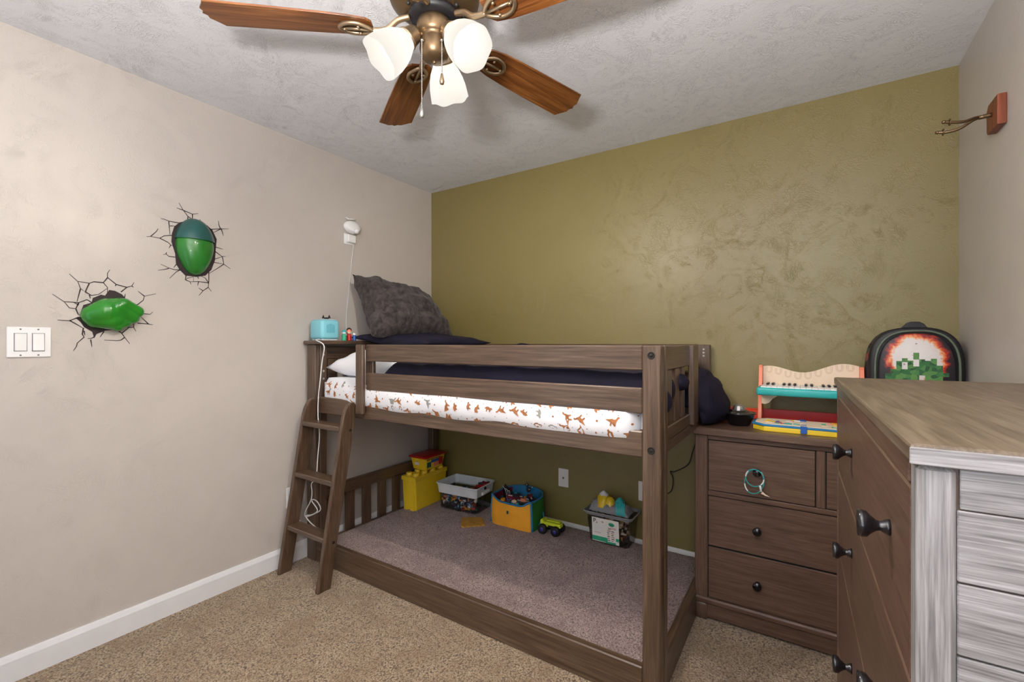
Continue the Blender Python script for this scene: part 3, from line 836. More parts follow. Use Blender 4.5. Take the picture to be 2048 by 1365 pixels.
pi.tube([(p[0], -.147, p[1]) for p in arch(.132, .434, bot=.02)], .0042, 8); pi.build('piping', plain('grey_green_piping', rgb(96, 108, 92), .5), bp)
hd = MB(); hd.prism([(-.052, .436), (-.024, .468), (-.010, .474), (.016, .473), (.030, .464), (.052, .434), (.03, .43), (-.03, .43)], -.112, -.094, 'y', bev=.003); hd.build('grab_handle', M['blackm'], bp)
def pocket_mat():
    k = NT('printed_side_pocket'); k.color(k.ramp(k.voronoi(30, out='Color'), [(.3, rgb(22, 20, 28)), (.62, rgb(34, 30, 44)), (.70, rgb(150, 60, 50)), (.78, rgb(60, 100, 96)), (.85, rgb(30, 26, 34))])); k.set(rough=.5); return k.m
pk = pocket_mat()
for s in (-1, 1):
    q = MB(); q.ball((s * .138, -.07, .20), (.022 if s > 0 else .026, .05, .185), 0, 20, 14); q.build('side_pocket', pk, bp)

# bead necklace hanging on the knob
bn = thing('bead_necklace', 'turquoise and white bead necklace with a tooth pendant hanging on the top left drawer knob', 'necklace')
kx, ky, kz = 2.303, yf - .026, .706
st = MB(); loopA = []; n = 60
for i in range(n):
    a = 2 * PI * i / n
    loopA.append((kx - .008 + .034 * math.cos(a), ky - .006 - .002 * math.sin(2 * a), kz - .021 + .036 * math.sin(a)))
loopB = []
for i in range(n):
    a = 2 * PI * i / n
    loopB.append((kx - .010 + .036 * math.cos(a) + .006 * math.sin(a), ky - .002, kz - .038 + .052 * math.sin(a)))
for L, off in ((loopA, 0), (loopB, 20)):
    for i in range(0, n):
        mi = 1 if (i + off) % 30 > 22 else 0
        st.ball(L[i], .0026 if mi == 0 else .0032, mi, 6, 4)
    st.tube(L, .0012, 4, closed=True)
st.build('beads', [M['teal'], M['white']], bn)
pd = MB(); pd.tube([(kx + .018, ky - .008, kz - .078), (kx + .030, ky - .008, kz - .086), (kx + .048, ky - .007, kz - .092)], [.006, .0042, .0008], 8)
pd.tube([(kx + .012, ky - .008, kz - .050), (kx + .016, ky - .009, kz - .074)], .0042, 8, mi=1); pd.build('pendant', [M['cream'], M['white']], bn)

# ------------------------------------------------------------------ right wall hook
hk = thing('wall_hook', 'forked dark metal hook on a cherry wood plate fixed high on the right wall', 'hook', (W, -.50, 2.02))
pt = [(-.052, -.048), (.045, -.048), (.052, -.040), (.052, .030), (.035, .050), (-.052, .050)]
h = MB(); h.prism(pt, -.024, -.0005, 'x', bev=.003); h.build('plate', M['orangewood'], hk)
k = MB(); k.tube(smooth_path([(-.02, 0, .004), (-.055, 0, .002)], 3), .0075, 10)
for s in (-1, 1):
    k.tube(smooth_path([(-.052, 0, .003), (-.068, s * .010, .0), (-.095, s * .030, -.012), (-.125, s * .042, -.012), (-.150, s * .046, -.006)], 6), .0052, 8)
    k.ball((-.150, s * .046, -.006), .0062)
    ring = [(-.135, s * .044 + .010 * math.cos(2 * PI * i / 10), -.010 + .010 * math.sin(2 * PI * i / 10)) for i in range(10)]
    k.tube(ring, .0022, 6, closed=True)
k.build('forked_prong', M['brown_metal'], hk)

# ------------------------------------------------------------------ left wall things
sp_ = thing('light_switch', 'white double rocker light switch plate on the left wall', 'light switch', (0, -2.203, 1.262))
s = MB(); s.box(.0005, .006, -.059, .059, -.0575, .0575, .003)
for yy in (-.0235, .0235):
    s.box(.0058, .0066, yy - .0175, yy + .0175, -.0345, .0345, 0, mi=1)
    for zz in (-.049, .049): s.ball((.006, yy, zz), (.0015, .003, .003), 1, 8, 6)
s.build('plate', [M['white'], M['whitegap']], sp_)
for yy, t_ in ((-.0235, .05), (.0235, -.05)):
    q = MB(); q.box(-.003, .004, -.0155, .0155, -.0325, .0325, .001, mtx=Matrix.Translation((.0075, yy, 0)) @ Matrix.Rotation(t_, 4, 'Y')); q.build('rocker', M['white'], sp_)

def CX(cx, cy):
    """zoom-view point on the left wall -> (y, z) in metres"""
    px, py = 80 + .2344 * cx, 390 + .2344 * cy
    l = (px - 1024) / 903.0; v = (686 - py) / 903.0
    dx = -math.sin(TH) + math.cos(TH) * l; dy = math.cos(TH) + math.sin(TH) * l
    t_ = (0 - CAM[0]) / dx
    return (CAM[1] + t_ * dy, CAM[2] + t_ * v)
def crack(mb, pts, w0, w1):
    P = [CX(*p) for p in pts]; n = len(P)
    L, R = [], []
    for i, p in enumerate(P):
        a = P[max(i - 1, 0)]; b = P[min(i + 1, n - 1)]
        dx, dz = b[0] - a[0], b[1] - a[1]; ll = math.hypot(dx, dz) or 1
        w_ = (w0 + (w1 - w0) * i / (n - 1)) / 2
        L.append((p[0] - dz / ll * w_, p[1] + dx / ll * w_)); R.append((p[0] + dz / ll * w_, p[1] - dx / ll * w_))
    for i in range(n - 1):
        mb.prism([L[i], L[i + 1], R[i + 1], R[i]], .0005, .0012, 'x')
hd_ = MB()
outl = [(1125, 330), (1145, 270), (1190, 235), (1250, 222), (1330, 225), (1410, 250), (1470, 300), (1507, 380), (1500, 450), (1492, 560), (1462, 640), (1410, 690), (1330, 700), (1240, 690), (1190, 640), (1160, 590), (1152, 500), (1120, 400)]
hd_.prism([CX(*p) for p in outl], .0005, .0012, 'x')
for pts in (
    [(1185, 240), (1100, 225), (1060, 208), (1030, 203)], [(1098, 228), (1108, 340)], [(1108, 265), (1150, 265)],
    [(1130, 345), (1060, 350), (1020, 370), (940, 355), (908, 358)], [(942, 356), (990, 315), (1008, 288)], [(1022, 370), (1090, 405), (1118, 430), (1140, 437)], [(1115, 430), (1100, 455)],
    [(1155, 532), (1100, 525), (1075, 505), (1050, 510)], [(1075, 505), (1080, 490)],
    [(1165, 590), (1140, 622)], [(1200, 640), (1150, 640), (1100, 625), (1030, 592)], [(1100, 628), (1060, 637), (1005, 645)], [(1200, 640), (1165, 655), (1105, 713)],
    [(1255, 232), (1262, 185), (1220, 130), (1185, 68)], [(1220, 130), (1165, 112)], [(1222, 132), (1300, 165), (1350, 160)], [(1300, 165), (1300, 205), (1305, 230)], [(1262, 185), (1300, 208)],
    [(1365, 240), (1365, 208)], [(1365, 225), (1395, 242)], [(1450, 295), (1425, 260)], [(1450, 295), (1540, 290), (1610, 290)], [(1540, 290), (1525, 255), (1522, 222)], [(1540, 292), (1480, 322)], [(1545, 290), (1565, 350)],
    [(1497, 445), (1560, 465)], [(1490, 480), (1550, 525), (1582, 525)], [(1480, 552), (1555, 528)], [(1555, 528), (1568, 592), (1625, 632)], [(1478, 575), (1568, 592)], [(1568, 592), (1510, 630), (1445, 670)],
    [(1440, 655), (1440, 740), (1435, 790), (1462, 825)], [(1437, 788), (1390, 820), (1355, 860)], [(1390, 818), (1352, 795)], [(1438, 752), (1410, 710), (1370, 692)], [(1435, 752), (1350, 740), (1280, 742)],
    [(1245, 690), (1240, 725), (1258, 712), (1308, 700), (1310, 740)], [(1240, 725), (1280, 742), (1288, 765)], [(1352, 740), (1345, 775)], [(1345, 700), (1352, 718)]):
    crack(hd_, pts, .0042, .0018)
tag(hd_.build('crack_decal', M['decal']), 'black crack-shaped wall sticker around the tall green oval wall lamp', 'wall sticker')
fd = MB()
outl = [(300, 1050), (345, 1040), (350, 990), (370, 940), (440, 920), (450, 880), (520, 852), (555, 860), (590, 812), (640, 820), (700, 850), (725, 880), (820, 960), (850, 1030), (800, 1100), (640, 1150), (555, 1160), (480, 1190), (462, 1225), (445, 1170), (375, 1130), (345, 1085)]
fd.prism([CX(*p) for p in outl], .0005, .0012, 'x')
for pts in (
    [(330, 1045), (250, 1075), (150, 1068)], [(250, 1072), (320, 1110), (370, 1140)], [(370, 1135), (360, 1190), (375, 1215), (318, 1265), (310, 1295), (285, 1330)], [(375, 1160), (382, 1200)],
    [(465, 1210), (440, 1225), (405, 1228)], [(432, 1235), (443, 1298)], [(545, 1165), (512, 1215)], [(660, 1155), (695, 1180), (720, 1215), (765, 1272)], [(720, 1218), (690, 1240), (660, 1245), (545, 1240)], [(697, 1182), (750, 1140), (755, 1112)], [(750, 1132), (798, 1132), (818, 1165)], [(798, 1132), (800, 1100)],
    [(830, 1095), (925, 1103), (965, 1110)], [(925, 1103), (858, 1040)], [(855, 1028), (890, 1015), (940, 1020), (962, 1000)], [(815, 940), (835, 935), (880, 900), (890, 865), (988, 845)], [(890, 865), (835, 822)],
    [(690, 830), (740, 790), (782, 778), (802, 748)], [(782, 778), (798, 790)], [(740, 790), (650, 765), (575, 705), (575, 670), (595, 640)], [(650, 765), (640, 780)], [(575, 708), (540, 750), (575, 790), (575, 850)], [(720, 880), (727, 845)],
    [(540, 750), (460, 742), (420, 755), (320, 738), (250, 675)], [(420, 755), (385, 828), (345, 800), (322, 740)], [(385, 828), (440, 860), (500, 850), (570, 800)], [(345, 802), (315, 912)], [(420, 855), (430, 885)],
    [(450, 925), (400, 895), (330, 920), (205, 912), (105, 847)], [(330, 920), (305, 972), (250, 965), (208, 915)], [(305, 972), (325, 1020), (340, 1030)], [(330, 940), (280, 915)]):
    crack(fd, pts, .0046, .0018)
tag(fd.build('crack_decal', M['decal']), 'black crack-shaped wall sticker around the low wide green wall lamp near the switch', 'wall sticker')
# plain rounded lamps
la = thing('wall_lamp', 'tall oval green wall lamp with dark teal top on the left wall', 'wall lamp', (0, -1.648, 1.72))
g = MB()
def half(ry, rz, rx, z0, z1, taper):
    def fn(u, v):
        a = PI * u; z = z0 + (z1 - z0) * v
        q = max(0, 1 - (z / rz) ** 2) ** .5; k = 1 - taper * max(0, -z / rz)
        return (.0012 + rx * math.sin(a) * q, ry * k * math.cos(a) * q, z)
    return fn
g.grid(half(.080, .135, .062, -.135, .045, .16), 36, 26); g.build('lamp_body', M['green'], la)
g = MB(); g.grid(half(.086, .140, .070, .032, .140, 0), 36, 16); g.build('lamp_top', M['dteal'], la)
lb = thing('wall_lamp', 'low wide lumpy green wall lamp above and right of the light switch', 'wall lamp', (0, -1.962, 1.385))
g = MB()
def cap(p0, p1, r0, r1, x0, x1):
    a_, b_ = CX(*p0), CX(*p1)
    for i in range(7):
        t_ = i / 6
        g.ball((x0 + (x1 - x0) * t_, a_[0] + (b_[0] - a_[0]) * t_ + 1.962, a_[1] + (b_[1] - a_[1]) * t_ - 1.385), r0 + (r1 - r0) * t_, 0, 16, 12)
cap((450, 1030), (560, 1000), .042, .055, .008, .018)
cap((470, 1060), (600, 1060), .038, .046, .008, .020)
cap((560, 980), (690, 960), .048, .040, .012, .022)
for p0, p1, rr in (((680, 940), (805, 1000), .028), ((640, 960), (765, 1050), .029), ((600, 1000), (700, 1085), .028), ((560, 1040), (640, 1120), .025)):
    cap(p0, p1, rr, rr * .92, .040, .030)
for v in g.bm.verts: v.co.x = max(v.co.x, .0012)
lo_ = g.build('lamp_body', M['green2'], lb)
md = lo_.modifiers.new('remesh', 'REMESH'); md.mode = 'VOXEL'; md.voxel_size = .0035; md.use_smooth_shade = True
md = lo_.modifiers.new('smooth', 'SMOOTH'); md.factor = .6; md.iterations = 5

# security camera
sc_ = thing('security_camera', 'small round white camera on a wall bracket above the cushion', 'camera', (0, -.756, 2.005))
s = MB(); mt = Matrix.Rotation(PI / 2, 4, 'Y')
s.lathe([(0, .0), (.050, .0), (.062, .010), (.062, .022), (.050, .034), (.030, .040), (0, .041)], 32, 0, mt); s.bm.transform(Matrix.Scale(.66, 4, (0, 0, 1)))
s.build('camera_body', M['white'], sc_)
q = MB(); q.lathe([(0, 0), (.016, 0), (.018, .014), (.014, .026), (0, .028)], 20, 0, Matrix.Translation((.034, .012, -.018)) @ Matrix.Rotation(PI / 2 + .4, 4, 'Y')); q.build('lens', M['white'], sc_)
q = MB(); q.tube([(.002, -.040, .060), (.03, -.036, .045)], .004); q.tube([(.02, -.034, .048), (.02, .026, .056)], .0035); q.build('bracket', M['white'], sc_)
pg = MB(); pg.box(.0005, .03, -.795, -.735, 1.905, 1.955, .004); pg.box(.0005, .004, -.808, -.728, 1.895, 1.962, .002)
tag(pg.build('power_adapter', M['white']), 'small square white power adapter on the wall just below the camera', 'adapter')
cb = MB(); cb.tube(smooth_path([(.02, -.748, 1.90), (.006, -.757, 1.75), (.005, -.775, 1.58), (.005, -.793, 1.42), (.02, -.80, 1.30)], 8), .0018, 6)
tag(cb.build('camera_cord', M['lgrey']), 'thin white cord running down the wall from the camera', 'cord')

# ------------------------------------------------------------------ on the headboard shelf
CZ = 1.2725
mbx = thing('music_box', 'light blue rounded cube speaker standing on the bed end shelf', 'speaker', (.090, -1.005, CZ))
s = MB(); s.box(-.062, .062, -.060, .060, .006, .122, .020, seg=4); s.build('body', M['cyan'], mbx)
s = MB(); s.box(-.052, .052, -.050, .050, 0, .010, .004); s.build('base', M['white'], mbx)
s = MB(); s.box(-.048, .048, -.046, .046, .1222, .1255, .002); s.build('top_plate', M['lgrey'], mbx)
s = MB()
for i in range(7):
    s.box(.0620, .0628, -.030 + i * .008, -.0255 + i * .008, .045, .10 - .003 * abs(i - 3), .0003)
s.build('speaker_grille', M['cyan_d'], mbx)
fg = MB(); fg.ball((.075, -.985, CZ + .132), (.018, .012, .008)); 
for q in (-1, 1): fg.lathe([(.009, 0), (.0, .022)], 8, 0, Matrix.Translation((.075 + q * .017, -.985 + q * .008, CZ + .134)))
tag(fg.build('toy_figure', M['blackm']), 'tiny black toy figure with pointed ears on top of the blue speaker', 'toy figure')
def figure(x, y, body, head, hat, s_, label):
    r0 = thing('toy_figure', label, 'toy figure', (x, y, CZ), 0, 'little toy figures on the bed end shelf')
    m = MB(); m.lathe([(0, 0), (.012 * s_, 0), (.012 * s_, .004), (.009 * s_, .010), (.011 * s_, .022), (.007 * s_, .030), (0, .031)], 14); m.ball((.010 * s_, 0, .022), .004 * s_); m.ball((-.010 * s_, 0, .022), .004 * s_); m.build('body', M[body], r0)
    m = MB(); m.ball((0, 0, .038 * s_), .0095 * s_); m.build('head', M[head], r0)
    m = MB(); m.lathe([(.0105 * s_, .040 * s_), (.009 * s_, .046 * s_), (.004 * s_, .051 * s_), (0, .052 * s_)], 12); m.build('hat', M[hat], r0); r0.scale = (1.35, 1.35, 1.35)
figure(.148, -.915, 'tgreen', 'lgrey', 'teal', .95, 'tiny green and grey toy figure nearest the blue speaker')
figure(.150, -.880, 'red', 'cream', 'coral', 1.0, 'tiny red-bodied toy figure in the middle of the little row')
figure(.125, -.862, 'lgrey', 'white', 'blackm', 1.15, 'tiny white toy figure with black top in the little row')
figure(.152, -.845, 'blue', 'cream', 'white', .7, 'tiny blue toy figure nearest the dark pillow')
figure(.09, -.84, 'red', 'coral', 'dred', .9, 'tiny toy figure with a dark red top at the back of the row')
wc = MB()
def WP(px, py, y):
    l = (px - 1024) / 903.0; dy = math.cos(TH) + math.sin(TH) * l
    t_ = (y - CAM[1]) / dy
    return (CAM[0] + t_ * (-math.sin(TH) + math.cos(TH) * l), y, CAM[2] + t_ * (686 - py) / 903.0)
wc.tube(smooth_path([(.125, -1.064, 1.279), (.140, -1.094, 1.274)] + [WP(*q) for q in ((648, 692, -1.103), (644, 725, -1.100), (640, 765, -1.098), (637, 792, -1.094), (636, 830, -1.0935), (639, 870, -1.088), (636, 910, -1.09), (632, 955, -1.10), (623, 968, -1.11), (624, 985, -1.11), (622, 1001, -1.11), (611, 1024, -1.11), (612, 1034, -1.11), (628, 1029, -1.10), (641, 1020, -1.10), (636, 1006, -1.11), (628, 1000, -1.11), (624, 1003, -1.11), (635, 1021, -1.105), (625, 1030, -1.11), (612, 1033, -1.115), (620, 1045, -1.11), (633, 1057, -1.105), (622, 1055, -1.11), (608, 1052, -1.115), (598, 1040, -1.115))], 7), .0030, 8)
tag(wc.build('charger_cord', M['cord']), 'white charging cord hanging from the blue speaker in loops behind the ladder', 'cord')
ol = MB(); ol.box(.0005, .006, -1.19, -1.12, .318, .433, .003); ol.box(.0055, .007, -1.172, -1.138, .335, .415, .001)
tag(ol.build('wall_outlet', M['white']), 'white wall outlet on the left wall behind the ladder', 'outlet')
co = thing('cable_outlet', 'white plate with one round cable jack on the olive wall under the bunk', 'outlet', (1.159, 0, .383))
s = MB(); s.box(-.036, .036, -.006, -.0005, -.059, .059, .003); s.build('plate', M['white'], co)
s = MB(); s.lathe([(0, .010), (.004, .010), (.004, .004), (.007, .003), (.007, 0)], 12, 0, Matrix.Translation((0, -.006, 0)) @ Matrix.Rotation(PI / 2, 4, 'X')); s.build('jack', M['steel'], co)
ol = MB(); ol.box(1.650, 1.722, -.006, -.0005, .33, .445, .003); ol.box(1.668, 1.704, -.008, -.0055, .35, .425, .001)
tag(ol.build('wall_outlet', M['white']), 'white wall outlet on the olive wall half hidden by the bunk post', 'outlet')
bc = MB(); bc.tube(smooth_path([(1.985, -.06, .93), (1.99, -.015, .86), (1.975, -.012, .74), (1.955, -.012, .66), (1.93, -.012, .585), (1.86, -.012, .535), (1.835, -.012, .53), (1.85, -.012, .49), (1.838, -.012, .42), (1.79, -.012, .395), (1.72, -.012, .39)], 8), .0030, 8)
tag(bc.build('black_cord', M['bcord']), 'thin black cord hanging down the olive wall behind the bunk foot end', 'cord')

# ------------------------------------------------------------------ toys in the lower bunk
yc = thing('storage_brick', 'tall yellow storage box shaped like a toy brick with round studs', 'storage box', (.172, -.250, RZ), math.radians(2))
def tap(x0, x1, y0, y1, z0, z1, k, bev=.004):
    m = MB(); m.box(x0, x1, y0, y1, z0, z1, bev)
    for v in m.bm.verts:
        u = (v.co.z - z0) / (z1 - z0); s_ = k + (1 - k) * u
        v.co.x *= s_; v.co.y *= s_
    return m
a = tap(-.062, .062, -.165, .165, 0, .205, .93)
for xx in (-.028, .028): a.box(xx - .018, xx + .018, -.168, -.150, .0, .190, .004)
a.build('box_body', M['yel'], yc)
b = MB(); b.box(-.067, .067, -.172, .172, .203, .232, .004); b = b.build('lid', M['yel'], yc)
for i in range(4):
    for xx in (-.031, .031):
        MB().lathe([(.023, .231), (.023, .249), (.020, .252), (0, .252)], 24, 0, Matrix.Translation((xx, -.126 + i * .084, 0))).build('stud', M['yel'], b)
yt = thing('yellow_tub', 'yellow plastic tub with a dark red lid on top of the yellow brick box', 'tub', (.168, -.215, RZ + .2535), math.radians(2))
tap(-.072, .072, -.105, .105, 0, .088, .84).build('tub_body', M['yel'], yt)
b = MB(); b.box(-.082, .082, -.118, .118, .086, .101, .006, seg=2); b.build('lid', M['red'], yt)
MB().box(-.030, .012, -.112, -.106, .066, .096, .002).build('handle', M['yel'], yt)
MB().box(-.038, .002, -.0985, -.0960, .034, .058, .001).build('sticker', M['paper'], yt)
lbm = MB(); sk = Matrix.Identity(4)
lbm.box(.0665, .0680, -.090, .085, .018, .050, 0, mi=0); lbm.box(.0675, .0690, -.088, -.045, .020, .056, 0, mi=1); lbm.box(.0680, .0700, -.02, .035, .020, .046, 0, mi=2)
lbm.box(.0685, .0705, .038, .080, .020, .072, 0, mi=3); lbm.box(.0685, .0700, -.044, .036, .048, .068, 0, mi=4)
for i in range(9): lbm.box(.0705, .0722, -.088 + i * .016, -.078 + i * .016, .070 + (i % 3) * .002, .079, 0, mi=5)
lbm.build('label', [M['yel'], M['dteal'], M['coral'], M['red'], M['blue'], M['ink']], yt)

def confetti(mb, n, rng, fn, smin, smax, nm):
    for i in range(n):
        c = fn(); s_ = [rng.uniform(smin, smax) for _ in range(3)]
        mt = Matrix.Translation(c) @ Matrix.Rotation(rng.uniform(0, 6), 4, 'Z') @ Matrix.Rotation(rng.uniform(0, 6), 4, 'X')
        if rng.random() < .6: mb.box(-s_[0], s_[0], -s_[1], s_[1], -s_[2] * .6, s_[2] * .6, .001, mi=rng.randrange(nm), mtx=mt)
        else: mb.ball((0, 0, 0), (s_[0], s_[1], s_[2] * .6), rng.randrange(nm), 8, 6, mt)
brick_cols = [M['blue'], M['dteal'], M['cyan'], M['navy'], M['lgrey'], M['teal'], M['purple'], M['ink'], M['dteal'], M['red'], M['paper'], M['orangec'], M['navy'], M['coral']]

wb = thing('clear_storage_bin', 'clear plastic bin with a broad white rim full of small bricks', 'storage bin', (.462, -.145, RZ), math.radians(4))
def openbox(x, y, z0, z1, k, th=.0025, flare=0):
    """four tapering walls, outer half sizes x,y at top"""
    m = MB()
    def ring(hx, hy, z, r=.02, n=5):
        pts = []
        for sx, sy, a0 in ((1, 1, 0), (-1, 1, PI / 2), (-1, -1, PI), (1, -1, 1.5 * PI)):
            for i in range(n + 1):
                a = a0 + PI / 2 * i / n
                pts.append(Vector((sx * (hx - r) + r * math.cos(a), sy * (hy - r) + r * math.sin(a), z)))
        return pts
    rs = [ring(x * k, y * k, z0), ring(x, y, z1), ring(x - th, y - th, z1), ring(x * k - th, y * k - th, z0 + th)]
    t_ = bmesh.new(); V = [[t_.verts.new(p) for p in q] for q in rs]; n = len(V[0])
    for A, B in zip(V, V[1:]):
        for i in range(n): t_.faces.new((A[i], A[(i + 1) % n], B[(i + 1) % n], B[i]))
    return m, t_, V
m, t_, V = openbox(.158, .104, 0, .125, .95); t_.faces.new(V[0][::-1]); t_.faces.new(V[3]); m._add(t_, 0, False); m.build('bin_body', M['clear'], wb)
m, t_, V = openbox(.168, .118, .112, .176, .955, .003)
n = len(V[0])
for i in range(n): t_.faces.new((V[3][i], V[3][(i + 1) % n], V[0][(i + 1) % n], V[0][i]))
m._add(t_, 0, False)
rim = [(v.co.x * 1.02, v.co.y * 1.02, .176) for v in []]
m.tube([(sx * (.170 - .02) + .02 * math.cos(a), sy * (.120 - .02) + .02 * math.sin(a), .176) for sx, sy, a0 in ((1, 1, 0), (-1, 1, PI / 2), (-1, -1, PI), (1, -1, 1.5 * PI)) for a in [a0 + PI / 2 * i / 5 for i in range(6)]], .0055, 8, closed=True)
m.build('rim', M['lgrey'], wb)
MB().box(.156, .176, -.045, .045, .118, .138, .004).build('handle', M['white'], wb)
rng = random.Random(2); m = MB()
confetti(m, 230, rng, lambda: Vector((rng.uniform(-.118, .118), rng.uniform(-.074, .066), rng.uniform(.016, .100))), .007, .016, len(brick_cols))
confetti(m, 90, rng, lambda: Vector((rng.uniform(-.134, .134), -.084, rng.uniform(.014, .106))), .006, .014, len(brick_cols))
m.bm.transform(Matrix.Translation((.462, -.145, RZ)) @ Matrix.Rotation(math.radians(4), 4, 'Z'))
tag(m.build('toy_bricks', brick_cols), 'heap of mixed small toy bricks inside the clear bin', 'toy bricks', kind='stuff')
def robot(loc, s_, cols, label, seed):
    r0 = thing('toy_vehicle', label, 'toy', loc, seed)
    rr = random.Random(seed); m = MB(); m.box(-.028 * s_, .028 * s_, -.014 * s_, .014 * s_, 0, .018 * s_, .003); m.box(-.014 * s_, .014 * s_, -.012 * s_, .012 * s_, .018 * s_, .030 * s_, .003, mi=1)
    m.build('body', [M[cols[0]], M[cols[1]]], r0)
    for sx in (-1, 1):
        for sy in (-1, 1):
            MB().lathe([(0, -.005 * s_), (.009 * s_, -.005 * s_), (.010 * s_, 0), (.009 * s_, .005 * s_), (0, .005 * s_)], 12, 0, Matrix.Translation((sx * .019 * s_, sy * .017 * s_, 0)) @ Matrix.Rotation(PI / 2, 4, 'X')).build('wheel', M[cols[2]], r0)
robot((.600, -.150, RZ + .160), 1.15, ('red', 'ink', 'blackm'), 'red and black brick toy perched on the right side of the clear bin', 1)
robot((.560, -.190, RZ + .128), 1.1, ('purple', 'red', 'ink'), 'dark blue and red brick toy just inside the clear bin', 2)
robot((.590, -.075, RZ + .165), .95, ('dred', 'lgrey', 'red'), 'dark red and grey brick toy at the back right corner of the clear bin', 3)
robot((.430, -.120, RZ + .108), .9, ('teal', 'ink', 'dred'), 'small teal brick toy lying in the middle of the clear bin', 4)

# soft bag
bg_ = thing('toy_bag', 'open soft bag with orange front, green side and blue edging', 'toy bag', (.925, -.165, RZ))
def bag_pt(a, v):
    """a: angle, v height 0..1; squarish front, round back"""
    ca, sa = math.cos(a), math.sin(a)
    if sa < 0: ex = .34
    else: ex = .85
    sg = lambda q: 1 if q >= 0 else -1
    rx = .160 - .008 * v; ry = (.118 if sa < 0 else .130)
    x = rx * sg(ca) * abs(ca) ** ex; y = ry * sg(sa) * abs(sa) ** (ex if sa < 0 else 1)
    lean = -.012 * v
    h = .178 - .030 * math.exp(-((a - 4.75) / .45) ** 2) + .012 * max(0, sa)
    return Vector((x + lean * 0, y, h * v))
def seg(a0, a1, m, name, nn=20):
    b = MB()
    def fo(u, v): 
        a = a0 + (a1 - a0) * u; p = bag_pt(a, v); d = Vector((p.x, p.y, 0)).normalized()
        return p + d * (.004 * hsh(u * 5, v * 4, a0) + .006 * math.sin(PI * v))
    def fi(u, v):
        p = fo(u, v); d = Vector((p.x, p.y, 0)).normalized(); return p - d * .005
    b.grid(fo, nn, 14); b.grid(fi, nn, 14); return b.build(name, m, bg_)
seg(PI * 1.17, PI * 1.80, M['orangec'], 'front_panel', 28)
seg(-PI * .20, PI * .30, M['greenc'], 'side_panel', 20)
seg(PI * .30, PI * .75, M['bluec'], 'back_panel'); seg(PI * .75, PI * 1.17, M['dred'], 'side_panel')
e = MB(); e.tube([bag_pt(2 * PI * i / 64, 1.0) + Vector((0, 0, .001)) for i in range(64)], .0058, 8, closed=True)
for a in (PI * 1.17, PI * 1.80): e.tube([bag_pt(a, i / 8) * 1.0 + Vector((math.cos(a), math.sin(a), 0)) * .006 + Vector((0, 0, .004)) for i in range(9)], .0075 if a > 5 else .005, 8)
e.build('edging', M['bluec'], bg_)
bt = MB(); bt.grid(lambda u, v: bag_pt(2 * PI * u, 0) * (.02 + .96 * v) + Vector((0, 0, .004)), 40, 3, closed_u=True); bt.build('bottom', M['bluec'], bg_)
MB().box(-.017, -.005, -.1305, -.1245, .088, .108, .002).build('badge', M['dteal'], bg_)
st = MB(); st.tube(smooth_path([(.155, .03, .09), (.178, .0, .05), (.182, -.03, .06), (.175, -.06, .03)], 6), .004, 6); st.build('strap', M['bluec'], bg_)
rng = random.Random(5); m = MB()
confetti(m, 120, rng, lambda: Vector((rng.uniform(-.112, .112), rng.uniform(-.082, .085), rng.uniform(.07, .150))), .008, .019, len(brick_cols))
m.bm.transform(Matrix.Translation((.925, -.165, RZ)))
tag(m.build('small_toys', brick_cols), 'jumble of small mixed toys filling the soft bag', 'toys', kind='stuff')
def toycar(loc, rz, tilt, cols, label, L=.075):
    r0 = thing('toy_vehicle', label, 'toy', loc, rz); r0.rotation_euler = (tilt, tilt * .4, rz)
    m = MB(); m.box(-L / 2, L / 2, -.016, .016, -.010, .008, .004); m.box(-L * .2, L * .25, -.013, .013, .008, .018, .003, mi=1); m.box(-L * .45, L * .45, -.004, .004, .0082, .0095, 0, mi=2)
    m.build('body', [M[c] for c in cols], r0)
toycar((.905, -.190, RZ + .163), .9, .5, ('dred', 'ink', 'white'), 'dark red toy with a white stripe lying on top in the soft bag', .11)
toycar((.985, -.225, RZ + .158), .7, .4, ('ink', 'coral', 'cream'), 'small dark toy with a coral top near the front of the soft bag', .08)
toycar((.945, -.255, RZ + .150), 2.6, -.3, ('teal', 'cream', 'coral'), 'small pale teal toy at the front rim of the soft bag', .06)
toycar((1.00, -.150, RZ + .165), 2.3, -.2, ('navy', 'dred', 'cream'), 'dark navy toy at the right side of the soft bag', .09)
rb = thing('toy_racket', 'black toy with thin white arcs sticking up at the left of the soft bag', 'toy', (.785, -.14, RZ + .15))
m = MB(); m.prism([(0, -.02), (.05, -.04), (.058, .0), (.035, .045), (.01, .065), (-.01, .03)], -.004, .004, 'y'); m.build('body', M['blackm'], rb)
m = MB()
for k_ in (0, 1, 2): m.tube(smooth_path([(-.004 + k_ * .02, -.006, .05 - k_ * .012), (.018 + k_ * .016, -.006, .025), (.028 + k_ * .012, -.006, -.02)], 5), .0016, 6)
m.build('white_stripe', M['white'], rb)
aw = thing('toy_figure', 'small dark spiky toy standing out above the back rim of the soft bag', 'toy figure', (.935, -.075, RZ + .17))
m = MB(); m.ball((0, 0, .015), (.014, .010, .018)); m.ball((-.006, 0, .045), .008)
for q in ((.03, 0, .035), (-.025, 0, .05), (.02, 0, .012), (-.012, 0, .065)): m.tube([(0, 0, .02), q], [.004, .0015], 6)
m.build('body', M['ink'], aw)
m = MB(); 
for q in ((.03, 0, .035), (-.006, -.007, .048), (.014, -.01, .02)): m.ball(q, .0035)
m.build('white_spot', M['white'], aw)

